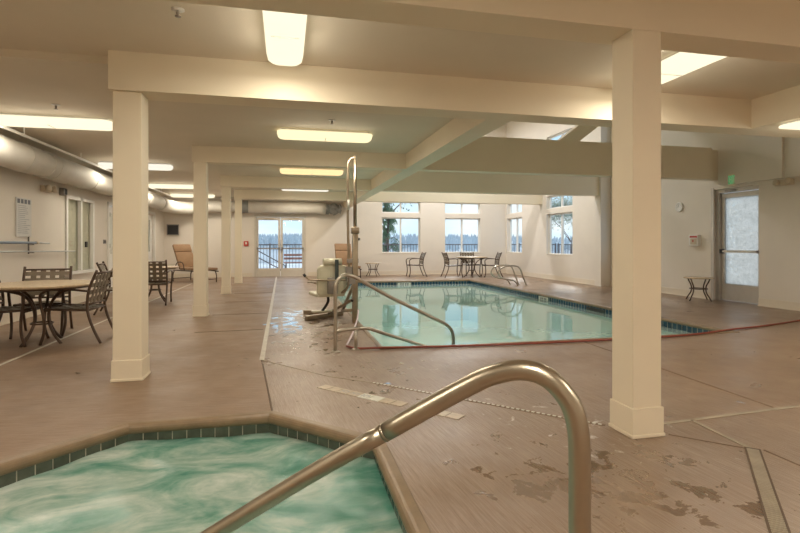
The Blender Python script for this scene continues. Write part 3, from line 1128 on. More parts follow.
# ------------------------------------------------------------------ light fixtures
def wrap_light(loc, rz, glow_mat, label, base=0.03, Ln=1.36, W=0.34, drop=0.115, watts=None, dark=False):
    """surface mounted fluorescent with a rounded acrylic wrap. long axis = local x, loc at the ceiling"""
    root = empty('ceiling_light', loc, rz)
    tag(root, label, 'ceiling light', 'fluorescent ceiling lights')
    MB().rbox(-Ln / 2 + 0.04, Ln / 2 - 0.04, -W / 2 + 0.03, W / 2 - 0.03, -0.03, 0, 0.04).build('housing', 'white_frame', root)
    # diffuser: stadium plan, rounded section
    mb = MB()
    loops = []
    n = 8
    for (ins, z) in ((0.0, -0.028), (0.0, -0.045), (0.012, -drop * 0.8), (0.035, -drop * 0.95), (0.06, -drop)):
        o = []
        r = 0.115
        for cx, cy, a0 in ((Ln / 2 - r, W / 2 - r, 0), (-Ln / 2 + r, W / 2 - r, 90), (-Ln / 2 + r, -W / 2 + r, 180), (Ln / 2 - r, -W / 2 + r, 270)):
            for q in range(n + 1):
                a = R(a0 + 90 * q / n)
                o.append((cx + (r - ins) * math.cos(a), cy + (r - ins) * math.sin(a), z))
        loops.append(o)
    m = len(loops[0])
    vs = [v for l in loops for v in l]
    fs = [tuple(range(m)), tuple(reversed(range((len(loops) - 1) * m, len(loops) * m)))]
    for i in range(len(loops) - 1):
        for q in range(m):
            fs.append((i * m + (q + 1) % m, i * m + q, (i + 1) * m + q, (i + 1) * m + (q + 1) % m))
    mb.add(vs, fs, True)
    mb.build('diffuser', glow_mat, root)
    MB().box(-0.006, 0.006, -W / 2 + 0.05, W / 2 - 0.05, -drop - 0.002, -drop).build('seam', 'beige_plastic', root)
    d = bpy.data.lights.new('lamp', 'AREA')
    d.shape = 'RECTANGLE'
    d.size = Ln - 0.2
    d.size_y = W - 0.1
    d.energy = LAMP_WATTS if watts is None else watts
    d.color = (1.0, 0.90, 0.74)
    lo = bpy.data.objects.new('lamp', d)
    COL.objects.link(lo)
    lo.parent = root
    lo.location = (0, 0, -drop - 0.01)
    for x in (-0.27, 0.27):
        d = bpy.data.lights.new('side_glow', 'POINT')
        d.energy = 3.4
        d.shadow_soft_size = 0.09
        d.color = (1.0, 0.90, 0.72)
        lo = bpy.data.objects.new('side_glow', d)
        COL.objects.link(lo)
        lo.parent = root
        lo.location = (x, 0, -drop - 0.13)
    return root
wrap_light((0.57, 7.35, ZC), 0, 'glow_warm', 'glowing ceiling light in the coffer in front of the second beam')
wrap_light((0.57, 11.1, ZC), 0, 'glow_amber', 'amber glowing ceiling light between second and third beams')
wrap_light((0.57, 14.7, ZC), 0, 'glow_white', 'white ceiling light between third and farthest beams')
wrap_light((0.45, 17.45, ZC - 0.03), 0, 'glow_amber', 'farthest small ceiling light beside the end duct near the double doors')
wrap_light((0.0, 3.93, ZN), R(90), 'glow_cream', 'large bright ceiling light hanging at top of the photo', W=0.31)
wrap_light((-2.92, 7.3, ZC), 0, 'glow_cream', 'long bright ceiling light above the nearest left table', Ln=1.45)
wrap_light((-2.93, 11.1, ZC), 0, 'glow_white', 'ceiling light seen on both sides of the large left column')
wrap_light((-2.93, 14.8, ZC), 0, 'glow_cream', 'left aisle ceiling light third from the camera')
wrap_light((-2.95, 17.6, ZC), 0, 'glow_cream', 'left aisle ceiling light nearest the far corner')
wrap_light((3.50, 4.00, ZN), R(90), 'glow_cream', 'ceiling light right of the large right column')
wrap_light((6.06, 4.43, ZB), 0, 'glow_cream', 'shallow ceiling light under the soffit at the right edge of the photo', drop=0.05)
for (x, y, z) in ((0.0, -0.6, ZN), (3.5, -0.6, ZN), (-2.9, 1.2, ZN), (6.8, -0.6, ZB)):  # unseen lights added behind the camera as ambient fill
    wrap_light((x, y, z), R(90), 'glow_cream', 'unseen fill light added over the deck behind the camera at %s' % ('left wall' if x < -1 else 'hot tub' if x < 1 else 'right bay' if x > 5 else 'right column'), watts=46)

def add_hall_fill(x, y):  # unseen lamps added to brighten the far hall but not the beam fronts
    root = empty('hall_fill_lamp', (x, y, ZH))
    tag(root, 'unseen round fill lamp added in the pool hall ceiling %s' % ('before the farthest beam' if y < 16 else 'close to the far wall'), 'ceiling light', 'added pool hall fill lamps')
    MB().lathe([(0.10, 0), (0.12, -0.1), (0.28, -0.34), (0.29, -0.36), (0.26, -0.36)], 24).build('fill_lamp_shade', 'white_frame', root)
    MB().lathe([(0.25, -0.345), (0.25, -0.355), (0.2, -0.37)], 24).build('lens', 'glow_white', root)
    d = bpy.data.lights.new('lamp', 'AREA')
    d.shape = 'DISK'
    d.size = 0.5
    d.energy = 130
    d.color = (1.0, 0.975, 0.95)
    lo = bpy.data.objects.new('lamp', d)
    COL.objects.link(lo)
    lo.parent = root
    lo.location = (0, 0, -0.38)
for y in (14.3, 17.4):
    add_hall_fill(5.6, y)

def sprinkler(x, y, z, label):
    root = empty('sprinkler', (x, y, z))
    tag(root, label, 'sprinkler', 'ceiling sprinklers')
    MB().lathe([(0.045, 0), (0.045, -0.006), (0.015, -0.012)], 20).build('escutcheon', 'white_frame', root)
    MB().lathe([(0.010, -0.01), (0.012, -0.03), (0.006, -0.045), (0.022, -0.05), (0.022, -0.054)], 12).build('sprinkler_head', 'grey_metal', root)
sprinkler(-0.75, 3.88, ZN, 'chrome sprinkler head in the near ceiling bay at top left')
sprinkler(-2.60, 6.60, ZC, 'small sprinkler head above the long light at left')
sprinkler(0.60, 6.62, ZC, 'small sprinkler head above the warm light in the middle coffer')

# ------------------------------------------------------------------ ducts
def duct_mesh(path, r, mat, name, parent, sag=0.0, seed=0, n=22, sub=10):
    rnd = random.Random(seed)
    mb = MB()
    P = [Vector(p) for p in path]
    pts = []
    for a, b in zip(P[:-1], P[1:]):
        cnt = max(2, int((b - a).length / 0.16))
        for k2 in range(cnt):
            pts.append(a.lerp(b, k2 / cnt))
    pts.append(P[-1])
    rs = []
    for i in range(len(pts)):
        rs.append(r * (1 + 0.03 * math.sin(i * 0.9) + rnd.uniform(-0.03, 0.03)))
    mb.tube(pts, rs, n)
    return mb.build(name, mat, parent)
du = empty('air_duct', (XL, 9, 2.47))
tag(du, 'long pale fabric air duct under the ceiling along the left wall', 'duct')
du.location = (0, 0, 0)
duct_mesh([(-3.79, YB + 0.1, 2.50), (-3.79, 9.3, 2.48), (-3.80, 14.5, 2.47), (-3.78, 16.9, 2.46)], 0.205, 'duct', 'duct_sleeve', du, seed=2)
duct_mesh([(-3.78, 16.75, 2.46), (-3.75, 17.5, 2.43), (-3.55, 18.1, 2.41), (-3.2, 18.42, 2.42), (-2.74, 18.5, 2.46)], 0.215, 'duct', 'elbow', du, seed=3)
for y in (5.4, 8.4, 9.1, 9.35, 11.0, 13.0, 15.0):
    MB().tube([(-3.79 + 0.215 * math.cos(a), y + 0.02 * math.sin(3 * a), 2.48 + 0.215 * math.sin(a)) for a in [2 * PI * q / 24 for q in range(24)]], 0.006, 5, closed=True).build('duct_hoop', 'duct', du)
tk = MB().box(-3.56, -3.53, YB + 0.1, 17.3, 2.70, 2.735).build('ceiling_track', 'white_frame')
tag(tk, 'thin white rail running along the left duct under the ceiling', 'rail')
for y in range(-2, 18, 2):
    MB().box(-3.55, -3.54, y, y + 0.01, 2.735, ZC if y >= 5 else ZN).build('hanger_rod', 'white_frame', tk)
du2 = empty('air_duct', (0, 0, 0))
tag(du2, 'sagging fabric air duct above the far double doors with crumpled grey ends', 'duct')
duct_mesh([(-2.70, 18.52, 2.50), (-1.55, 18.52, 2.50)], 0.20, 'duct', 'duct_sleeve', du2, seed=5)
duct_mesh([(-1.6, 18.52, 2.50), (-1.35, 18.52, 2.50), (-1.25, 18.52, 2.50)], 0.215, 'duct_dark', 'duct_coupling', du2, seed=8)
duct_mesh([(-1.28, 18.52, 2.50), (0, 18.52, 2.49), (1.1, 18.52, 2.49), (1.45, 18.52, 2.46)], 0.205, 'duct', 'duct_body', du2, seed=6)
def crumple():
    mb = MB()
    n, m = 20, 14
    rnd = random.Random(4)
    vs = []
    for i in range(m + 1):
        t = i / m
        for k2 in range(n):
            a = 2 * PI * k2 / n
            rr = 0.20 * (0.72 + 0.28 * abs(math.sin(PI * t * 2.2 + 0.6))) * (1 + rnd.uniform(-0.14, 0.14))
            if i == m:
                rr *= 0.45
            vs.append((1.36 + 0.66 * t + rnd.uniform(-0.02, 0.02), 18.52 + rr * math.cos(a), 2.475 - 0.02 * math.sin(PI * t) + rr * math.sin(a)))
    fs = [(i * n + k2, i * n + (k2 + 1) % n, (i + 1) * n + (k2 + 1) % n, (i + 1) * n + k2) for i in range(m) for k2 in range(n)]
    fs.append(tuple(m * n + k2 for k2 in range(n)))
    fs.append(tuple(reversed(range(n))))
    mb.add(vs, fs)
    mb.build('crumpled_end', 'duct_dark', du2)
crumple()

# ------------------------------------------------------------------ handrails
def handrail_spa():
    root = empty('hot_tub_handrail', (0.657, 1.03, 0))
    tag(root, 'thick brushed steel handrail arching over the hot tub in the foreground', 'handrail')
    A = Vector((0.657, 1.03))
    dirv = (Vector((-0.22, 1.59)) - A).normalized()
    prof = [(0.0, 0.02), (0.0, 0.30), (0.0, 0.55), (0.0, 0.72), (0.004, 0.795), (0.018, 0.846), (0.041, 0.880), (0.067, 0.903), (0.098, 0.916), (0.137, 0.918), (0.178, 0.908), (0.228, 0.886),
            (0.329, 0.8235), (0.478, 0.7265), (0.70, 0.5815), (0.98, 0.3865), (1.18, 0.245), (1.30, 0.14), (1.345, 0.03), (1.345, -0.12), (1.345, -0.5)]
    pts = [(dirv.x * s_, dirv.y * s_, z) for s_, z in prof]
    MB().tube(pts[:14], 0.0245, 20, smooth=4).build('upright_tube', 'steel', root)
    MB().tube(pts[13:], 0.0235, 20, smooth=4).build('sloping_tube', 'steel', root)
    p = Vector(pts[13])
    q = (Vector(pts[14]) - p).normalized()
    MB().tube([p - q * 0.006, p + q * 0.004], 0.0247, 20).build('joint_sleeve', 'steel', root)
    MB().lathe([(0.06, 0), (0.06, 0.006), (0.045, 0.016), (0.027, 0.022)], 24).build('floor_flange', 'steel', root)
handrail_spa()

def handrail_pool():
    root = empty('pool_handrail', (0.55, 5.645, 0))
    tag(root, 'double steel stair handrail dropping into the pool beside the lift', 'handrail')
    ang = math.atan2(0.44, 1.45)
    root.rotation_euler = (0, 0, ang)
    def pr(x):   # distance along the rail from its post
        return (x - 0.55) / math.cos(ang)
    top = [(0, 0.0), (0, 0.3), (0, 0.6), (0.0, 0.73), (0.03, 0.805), (0.09, 0.85), (0.15, 0.857), (0.24, 0.828), (0.39, 0.748), (0.72, 0.566), (1.08, 0.393), (1.40, 0.239), (1.54, 0.16), (1.605, 0.06), (1.615, -0.09), (1.58, -0.22), (1.45, -0.30), (1.3, -0.33)]
    MB().tube([(a, 0, z) for a, z in top], 0.022, 14, smooth=4).build('top_rail', 'steel_far', root)
    low = [(0.0, 0.232), (0.19, 0.24), (0.40, 0.232), (0.56, 0.175), (1.08, -0.018), (1.3, -0.1), (1.42, -0.2), (1.42, -0.6)]
    MB().tube([(a, 0, z) for a, z in low], 0.020, 12, smooth=4).build('lower_rail', 'steel_far', root)
    MB().tube([(0.25, 0, 0), (0.25, 0, 0.235)], 0.020, 12).build('short_post', 'steel_far', root)
    MB().lathe([(0.055, 0), (0.055, 0.006), (0.04, 0.014), (0.024, 0.02)], 20).build('floor_flange', 'steel_far', root)
    MB().lathe([(0.055, 0), (0.055, 0.006), (0.04, 0.014), (0.024, 0.02)], 20, (0.25, 0, 0)).build('floor_flange', 'steel_far', root)
handrail_pool()

def ladder():
    root = empty('pool_ladder', (6.02, 13.45, 0))
    tag(root, 'pair of looped steel grab rails at the far right pool edge', 'pool ladder')
    for y in (-0.25, 0.25):
        MB().tube([(0.70, y, 0), (0.58, y, 0.30), (0.49, y, 0.50), (0.36, y, 0.57), (0.10, y, 0.565), (-0.08, y, 0.50), (-0.16, y, 0.38), (-0.10, y, 0.26), (0.06, y, 0.20), (0.28, y, 0.16), (0.38, y, 0.10), (0.44, y, 0)], 0.022, 12, smooth=5).build('grab_rail', 'steel_far', root)
        MB().lathe([(0.05, 0), (0.05, 0.006), (0.025, 0.016)], 16, (0.70, y, 0)).build('floor_flange', 'steel_far', root)
    for z in (-0.35, -0.65):
        MB().rbox(-0.14, -0.03, -0.24, 0.24, z, z + 0.03, 0.01).build('tread', 'white_frame', root)
ladder()

# ------------------------------------------------------------------ hose
def fpt(x, y, z=0.012):
    return (x, y, z)
root = empty('hose', (0, 0, 0))
tag(root, 'long thin red hose lying along the near pool edge', 'hose')
hp = [(0.70, 5.87, 0.016), (0.80, 5.72, 0.015), (1.05, 5.66, 0.0225), (1.6, 5.62, 0.016), (2.3, 5.56, 0.016), (3.1, 5.53, 0.016), (4.0, 5.53, 0.016), (4.7, 5.54, 0.016), (5.36, 5.62, 0.016), (5.96, 5.76, 0.022),
      (6.7, 5.94, 0.014), (7.4, 6.13, 0.014), (8.2, 6.38, 0.014), (8.85, 6.5, 0.014)]
MB().tube(hp, 0.0135, 8, smooth=5).build('hose_run', 'hose', root)
MB().tube([(1.07, 7.48, 0.22), (1.00, 7.1, 0.14), (0.86, 6.5, 0.06), (0.73, 6.0, 0.022), (0.70, 5.87, 0.016)], 0.013, 8, smooth=5).build('pale_hose_end', 'hose_pale', root)

# ------------------------------------------------------------------ pool lift
def pool_lift():
    root = empty('pool_lift', (1.04, 7.62, 0))
    tag(root, 'ivory seat hanging from a tall steel mast at the left pool edge', 'pool lift')
    mb = MB().rbox(-0.043, 0.043, -0.043, 0.043, 0.008, 1.42, 0.012)
    mb.build('mast', 'lift_steel', root)
    MB().rbox(-0.06, 0.06, -0.06, 0.06, 1.36, 1.46, 0.02).build('mast_collar', 'lift_steel', root)
    MB().tube([(0.0, 0, 1.42), (0.0, 0, 2.0), (0.0, 0, 2.545)], 0.027, 12).build('upper_mast', 'lift_steel', root)
    MB().tube([(0.0, 0, 2.505), (-0.035, 0.0, 2.515), (-0.08, 0, 2.48), (-0.105, 0, 2.41), (-0.11, 0, 2.2), (-0.11, 0, 1.6), (-0.10, 0, 1.1), (-0.09, 0, 0.75), (-0.10, 0.02, 0.58), (-0.15, 0.06, 0.49), (-0.24, 0.12, 0.45), (-0.34, 0.2, 0.445)], 0.02, 12, smooth=4).build('swing_arm', 'lift_steel', root)
    MB().tube([(-0.105, 0, 1.72), (-0.105, 0, 1.88)], 0.0225, 12).build('label_sleeve', 'marker_white', root)
    # bracket hardware
    mb = MB()
    mb.box(-0.12, 0.05, -0.03, 0.03, 0.92, 0.98)
    mb.box(-0.14, -0.05, -0.045, 0.045, 0.70, 0.86)
    mb.box(-0.10, 0.0, -0.05, -0.035, 0.60, 0.72)
    mb.build('hinge_bracket', 'grey_metal', root)
    MB().lathe([(0.02, 0), (0.02, 0.03)], 12, (0, 0, 0), Matrix.Translation((0.045, -0.02, 1.28)) @ Matrix.Rotation(R(90), 4, 'Y')).build('bolt', 'grey_metal', root)
    MB().lathe([(0.02, 0), (0.02, 0.03)], 12, (0, 0, 0), Matrix.Translation((-0.055, -0.05, 0.35)) @ Matrix.Rotation(R(90), 4, 'X')).build('bolt', 'black', root)
    # base frame on the deck
    J = Vector((-0.10, 0.88, 0.03))
    def bar(a, b, w, h, name):
        a, b = Vector(a), Vector(b)
        d = b - a
        q = d.to_track_quat('X', 'Z').to_matrix().to_4x4()
        m = Matrix.Translation(a) @ q
        MB().rbox(0, d.length, -w, w, -h, h, 0.008, m).build(name, 'lift_steel', root)
    bar((-0.72, 1.17, 0.036), J + Vector((0, 0, 0.006)), 0.035, 0.035, 'foot')
    bar((-0.72, 0.42, 0.036), J + Vector((0, 0, 0.006)), 0.035, 0.035, 'foot')
    bar(J + Vector((0, 0, 0.04)), (0, 0.02, 0.20), 0.022, 0.022, 'base_tie')
    bar(J + Vector((0, 0, 0.04)), (0, 0.02, 0.63), 0.022, 0.022, 'brace')
    bar((-0.35, 0.68, 0.06), (-0.03, 0.02, 0.36), 0.016, 0.02, 'brace')
    # the chair: faces away from the camera, turned to the left
    T = Matrix.Translation((-0.38, 0.22, 0)) @ Matrix.Rotation(R(12), 4, 'Z')
    Tb = T @ Matrix.Translation((0, -0.17, 0.66)) @ Matrix.Rotation(R(6), 4, 'X')
    # seat back: rounded shell, stands in local xz
    Rx = Matrix.Rotation(R(90), 4, 'X')
    bk = MB().rbox(-0.235, 0.235, -0.235, 0.225, -0.03, 0.03, 0.07, Tb @ Rx, 6)
    seatback = bk.build('seat_back', 'lift_plastic', root)
    mb = MB()
    for x in (-0.12, 0.12):
        mb.rbox(x - 0.075, x + 0.075, -0.16, 0.16, 0.03, 0.038, 0.03, Tb @ Rx, 4)
    mb.build('molded_panel', 'lift_plastic', seatback)
    MB().rbox(-0.235, 0.235, -0.15, 0.36, 0.40, 0.455, 0.07, T, 6).build('seat', 'lift_plastic', root)
    MB().tube([T @ Vector((-0.14, -0.19, 0.935)), T @ Vector((0.14, -0.19, 0.935))], 0.052, 16).build('headrest', 'lift_plastic', root)
    MB().box(0.00, 0.055, -0.245, -0.235, 0.60, 0.97, T @ Matrix.Translation((0.02, -0.02, 0))).build('seat_belt', 'dark_strap', root)
    mb = MB().rbox(-0.09, 0.07, -0.26, -0.205, 0.45, 0.70, 0.02, T)
    mb.build('back_bracket', 'grey_metal', root)
    mb = MB()
    mb.tube([T @ Vector(p) for p in ((0.26, -0.24, 0.66), (-0.05, -0.26, 0.66), (-0.26, -0.24, 0.67), (-0.36, -0.18, 0.68), (-0.42, -0.16, 0.74))], 0.012, 8, smooth=3)
    mb.tube([T @ Vector(p) for p in ((-0.26, -0.2, 0.62), (-0.27, 0.05, 0.62), (-0.26, 0.25, 0.60))], 0.014, 8, smooth=3)
    mb.tube([T @ Vector(p) for p in ((0.26, -0.2, 0.62), (0.27, 0.05, 0.62), (0.26, 0.25, 0.60))], 0.014, 8, smooth=3)
    mb.build('armrest', 'lift_steel', root)
    MB().tube([T @ Vector((-0.405, -0.165, 0.72)), T @ Vector((-0.435, -0.155, 0.76))], 0.02, 10).build('grip', 'black', root)
    MB().tube([T @ Vector(p) for p in ((0, 0.05, 0.41), (0.02, 0.1, 0.30), (0.0, 0.28, 0.16), (0.0, 0.36, 0.13))], 0.022, 10, smooth=3).build('footrest_arm', 'black', root)
    MB().rbox(-0.17, 0.17, 0.28, 0.42, 0.11, 0.135, 0.02, T).build('footrest', 'lift_plastic', root)
pool_lift()

# ------------------------------------------------------------------ strap chair
def make_chair(label, group):
    root = empty('strap_chair')
    tag(root, label, 'chair', group)
    r = 0.0165
    def by(z):    # depth of the back line at height z
        return -0.235 - 0.105 * max(0, (z - 0.5)) / 0.4
    for s_ in (-1, 1):
        x = 0.272 * s_
        MB().tube([(x, -0.385, 0), (x, -0.31, 0.16), (x, -0.25, 0.34), (x, -0.235, 0.5), (x, -0.262, 0.68), (x, -0.345, 0.89)], r, 10, smooth=4).build('leg', 'bronze', root)
        MB().tube([(x * 1.02, -0.255, 0.635), (x * 1.07, -0.05, 0.66), (x * 1.08, 0.13, 0.66), (x * 1.08, 0.215, 0.645)], r, 10, smooth=4, flat=0.8).build('armrest', 'bronze', root)
        MB().tube([(x * 1.08, 0.20, 0.65), (x * 1.08, 0.262, 0.60), (x * 1.06, 0.262, 0.5), (x * 1.02, 0.235, 0.32), (x, 0.235, 0.15), (x, 0.275, 0)], r, 10, smooth=4).build('leg', 'bronze', root)
    mb = MB()
    mb.tube([(-0.25, 0.235, 0.425), (0.25, 0.235, 0.425), (0.255, 0, 0.41), (0.25, -0.225, 0.405), (-0.25, -0.225, 0.405), (-0.255, 0, 0.41)], 0.014, 8, closed=True)
    mb.tube([(-0.272, 0.236, 0.40), (0.272, 0.236, 0.40)], 0.011, 8)
    mb.tube([(-0.272, -0.24, 0.40), (0.272, -0.24, 0.40)], 0.011, 8)
    mb.build('seat_frame', 'bronze', root)
    # woven seat
    mb = MB()
    nx, ny = 6, 6
    def seat_z(x, y):
        return 0.425 - 0.02 * math.cos(x * 5.5) * math.cos(y * 5.5)
    for i in range(nx):
        x = -0.20 + 0.08 * i
        prev = None
        for j in range(2 * ny + 1):
            y = -0.235 + 0.47 * j / (2 * ny)
            z = seat_z(x, y) + 0.004 * (1 if (i + j // 2) % 2 else -1)
            cur = (y, z)
            if prev:
                mb.add([(x - 0.028, prev[0], prev[1]), (x + 0.028, prev[0], prev[1]), (x + 0.028, cur[0], cur[1]), (x - 0.028, cur[0], cur[1])], [(0, 1, 2, 3)])
            prev = cur
    for i in range(ny):
        y = -0.195 + 0.078 * i
        prev = None
        for j in range(2 * nx + 1):
            x = -0.255 + 0.51 * j / (2 * nx)
            z = seat_z(x, y) - 0.004 * (1 if (i + j // 2) % 2 else -1)
            if prev:
                mb.add([(prev[0], y - 0.027, prev[1]), (x, y - 0.027, z), (x, y + 0.027, z), (prev[0], y + 0.027, prev[1])], [(0, 1, 2, 3)])
            prev = (x, z)
    o = mb.build('seat', 'strap', root)
    so = o.modifiers.new('solid', 'SOLIDIFY')
    so.thickness = 0.004
    # back
    MB().tube([(-0.272, by(0.85), 0.85), (0.272, by(0.85), 0.85)], 0.013, 8).build('back_rail', 'bronze', root)
    MB().tube([(-0.272, by(0.5), 0.47), (0.272, by(0.5), 0.47)], 0.013, 8).build('back_rail', 'bronze', root)
    mb = MB()
    for i in range(4):
        x = -0.165 + 0.11 * i
        zs = [0.47 + 0.38 * j / 6 for j in range(7)]
        for a, b in zip(zs[:-1], zs[1:]):
            mb.add([(x - 0.032, by(a) - 0.004, a), (x + 0.032, by(a) - 0.004, a), (x + 0.032, by(b) - 0.004, b), (x - 0.032, by(b) - 0.004, b)], [(0, 1, 2, 3)])
    for j in range(4):
        z = 0.53 + 0.088 * j
        for sgn, q in ((1, 0.0),):
            mb.add([(-0.262, by(z - 0.026) + 0.003, z - 0.026), (0.262, by(z - 0.026) + 0.003, z - 0.026), (0.262, by(z + 0.026) + 0.003, z + 0.026), (-0.262, by(z + 0.026) + 0.003, z + 0.026)], [(0, 1, 2, 3)])
    o = mb.build('backrest', 'strap', root)
    so = o.modifiers.new('solid', 'SOLIDIFY')
    so.thickness = 0.004
    return root
# front of the chair is local +y
chair0 = make_chair('strap chair at the nearest left table, right side, seen in profile', 'strap chairs at the nearest left table')
def face(dx, dy):
    return math.atan2(-dx, dy)
chair0.location = (-2.56, 7.06, 0)
chair0.rotation_euler = (0, 0, R(88))
dup(chair0, (-3.24, 7.02, 0), R(-92), 'strap chair cut off by the left edge of the photo', 'strap chairs at the nearest left table')
dup(chair0, (-3.17, 7.63, 0), R(190), 'strap chair behind the nearest left table, back to the wall', 'strap chairs at the nearest left table')
dup(chair0, (-2.80, 9.75, 0), R(-82), 'strap chair peeking out behind the large left column', 'strap chairs between columns and left wall')
dup(chair0, (-2.56, 10.95, 0), R(3), 'strap chair with its back to us between first and second columns', 'strap chairs between columns and left wall')
dup(chair0, (5.86, 17.1, 0), R(-92), 'strap chair left of the far round table', 'strap chairs at the far round table')
dup(chair0, (6.72, 17.65, 0), R(184), 'strap chair behind the far round table under the window', 'strap chairs at the far round table')
dup(chair0, (7.22, 16.95, 0), R(80), 'strap chair right of the far round table', 'strap chairs at the far round table')
dup(chair0, (4.62, 17.75, 0), R(88), 'lone strap chair facing left below the far left window', 'strap chairs against the far wall')

# ------------------------------------------------------------------ round tables
def round_table(loc, r, label, rz=0.0):
    root = empty('round_table', loc, rz)
    tag(root, label, 'table', 'round stone-topped tables')
    MB().lathe([(r - 0.02, 0.695), (r, 0.702), (r + 0.002, 0.715), (r - 0.006, 0.727), (r - 0.02, 0.73)], 56).build('table_top', 'table_top', root)
    MB().tube([((r - 0.06) * math.cos(a), (r - 0.06) * math.sin(a), 0.685) for a in [2 * PI * q / 40 for q in range(40)]], 0.012, 8, closed=True).build('top_frame', 'bronze', root)
    for q in range(4):
        a = PI / 4 + q * PI / 2
        def P(rr, z):
            return (rr * math.cos(a), rr * math.sin(a), z)
        MB().tube([P(r - 0.10, 0.685), P(0.24, 0.60), P(0.12, 0.45), P(0.10, 0.28), P(0.17, 0.12), P(0.28, 0.0)], 0.0165, 10, smooth=4).build('leg', 'bronze', root)
    MB().tube([(0.115 * math.cos(a), 0.115 * math.sin(a), 0.24) for a in [2 * PI * q / 24 for q in range(24)]], 0.01, 8, closed=True).build('leg_ring', 'bronze', root)
    return root
round_table((-2.90, 6.98, 0), 0.585, 'round tan-topped table nearest the left edge of the photo', R(20))
round_table((-2.66, 11.45, 0), 0.46, 'small round table seen between the first and second columns', R(10))
round_table((6.55, 17.05, 0), 0.56, 'round table in front of the far right window', R(30))

def side_table(loc, label, rz):
    root = empty('side_table', loc, rz)
    tag(root, label, 'side table', 'small round side tables')
    MB().lathe([(0.26, 0.465), (0.285, 0.47), (0.285, 0.485), (0.27, 0.492)], 40).build('table_top', 'table_top', root)
    for q in range(4):
        a = q * PI / 2
        def P(rr, z):
            return (rr * math.cos(a), rr * math.sin(a), z)
        MB().tube([P(0.245, 0.465), P(0.215, 0.40), P(0.165, 0.30), P(0.17, 0.18), P(0.235, 0.08), P(0.285, 0.0)], 0.0135, 8, smooth=4).build('leg', 'bronze', root)
    MB().tube([(0.168 * math.cos(a), 0.168 * math.sin(a), 0.25) for a in [2 * PI * q / 32 for q in range(32)]], 0.010, 8, closed=True).build('stretcher_ring', 'bronze', root)
    return root
side_table((8.58, 9.02, 0), 'small round side table beside the frosted glass door', R(12))
side_table((3.16, 18.3, 0), 'small round side table against the far wall behind the pool lift', R(20))

# ------------------------------------------------------------------ lounge chairs
def lounge(loc, rz, label, ang):
    root = empty('lounge_chair', loc, rz)
    tag(root, label, 'lounge chair', 'tan cushioned lounge chairs')
    # local +x points to the foot end, hinge at the origin
    hz = 0.40
    for s_ in (-1, 1):
        y = 0.31 * s_
        MB().tube([(-0.30, y, hz - 0.04), (0, y, hz - 0.04), (0.7, y, hz - 0.04), (1.15, y, hz - 0.06)], 0.018, 8).build('side_rail', 'bronze', root)
        MB().tube([(-0.25, y, hz - 0.05), (-0.33, y, 0.2), (-0.32, y, 0)], 0.018, 8, smooth=3).build('leg', 'bronze', root)
        MB().tube([(1.0, y, hz - 0.06), (1.06, y, 0.2), (1.05, y, 0)], 0.018, 8, smooth=3).build('leg', 'bronze', root)
        MB().tube([(-0.2, y * 1.05, hz), (-0.05, y * 1.08, 0.60), (0.25, y * 1.08, 0.60), (0.33, y * 1.05, hz - 0.03)], 0.015, 8, smooth=3).build('armrest', 'bronze', root)
        MB().tube([(0.0, y * 0.9, hz), (-0.75 * math.cos(ang), y * 0.9, hz + 0.75 * math.sin(ang))], 0.015, 8).build('back_rail', 'bronze', root)
    MB().tube([(-0.32, -0.31, 0.1), (-0.32, 0.31, 0.1)], 0.012, 8).build('stretcher', 'bronze', root)
    MB().tube([(1.055, -0.31, 0.1), (1.055, 0.31, 0.1)], 0.012, 8).build('stretcher', 'bronze', root)
    mb = MB()
    for a, b in ((0.0, 0.58), (0.59, 1.16)):
        mb.rbox(a, b, -0.30, 0.30, hz - 0.02, hz + 0.055, 0.035, None, 4)
    mb.build('seat_cushion', 'cushion', root)
    Tb = Matrix.Translation((0, 0, hz + 0.02)) @ Matrix.Rotation(ang + PI, 4, 'Y') @ Matrix.Rotation(0, 4, 'X')
    mb = MB()
    mb.rbox(0.02, 0.56, -0.30, 0.30, -0.055, 0.02, 0.035, Tb, 4)
    mb.rbox(0.57, 0.84, -0.30, 0.30, -0.055, 0.02, 0.035, Tb, 4)
    mb.build('back_cushion', 'cushion', root)
    return root
lounge((-3.02, 17.15, 0), R(-48), 'tan cushioned lounge chair in the far left corner', R(62))
lounge((2.05, 17.75, 0), R(-84), 'tan cushioned lounge chair behind the pool lift', R(66))

# ------------------------------------------------------------------ things on the walls
def wall_item(name, loc, rz, label, cat, group=None):
    r_ = empty(name, loc, rz)
    tag(r_, label, cat, group)
    return r_
# local frame: x along the wall, y out of the room, -y towards the viewer
sg = wall_item('rules_sign', (XL + 0.012, 9.22, 1.63), R(90), 'tall printed pool rules sign on the left wall above the poles', 'sign')
MB().box(-0.24, 0.24, -0.004, 0.006, -0.31, 0.31).build('sign_board', 'sign_paper', sg)
mb = MB()
rnd = random.Random(3)
for i in range(4):
    mb.box(-0.21 + 0.11 * i, -0.13 + 0.11 * i, -0.0055, -0.004, 0.22, 0.29)
mb.build('header_print', 'ink', sg)
mb = MB()
for i in range(15):
    z = 0.18 - i * 0.031
    mb.box(-0.20, -0.20 + rnd.uniform(0.22, 0.4), -0.005, -0.004, z, z + 0.010)
mb.build('small_print', 'ink_grey', sg)
sg = wall_item('notice_sign', (XL + 0.012, 8.15, 1.62), R(90), 'notice with red and mauve print cut by the left photo edge', 'sign')
MB().box(-0.24, 0.24, -0.004, 0.006, -0.28, 0.28).build('sign_board', 'paint_cream', sg)
mb = MB()
for i in range(5):
    mb.box(-0.2 + 0.085 * i, -0.14 + 0.085 * i, -0.0055, -0.004, 0.06, 0.20)
mb.build('red_print', 'ink_red', sg)
mb = MB()
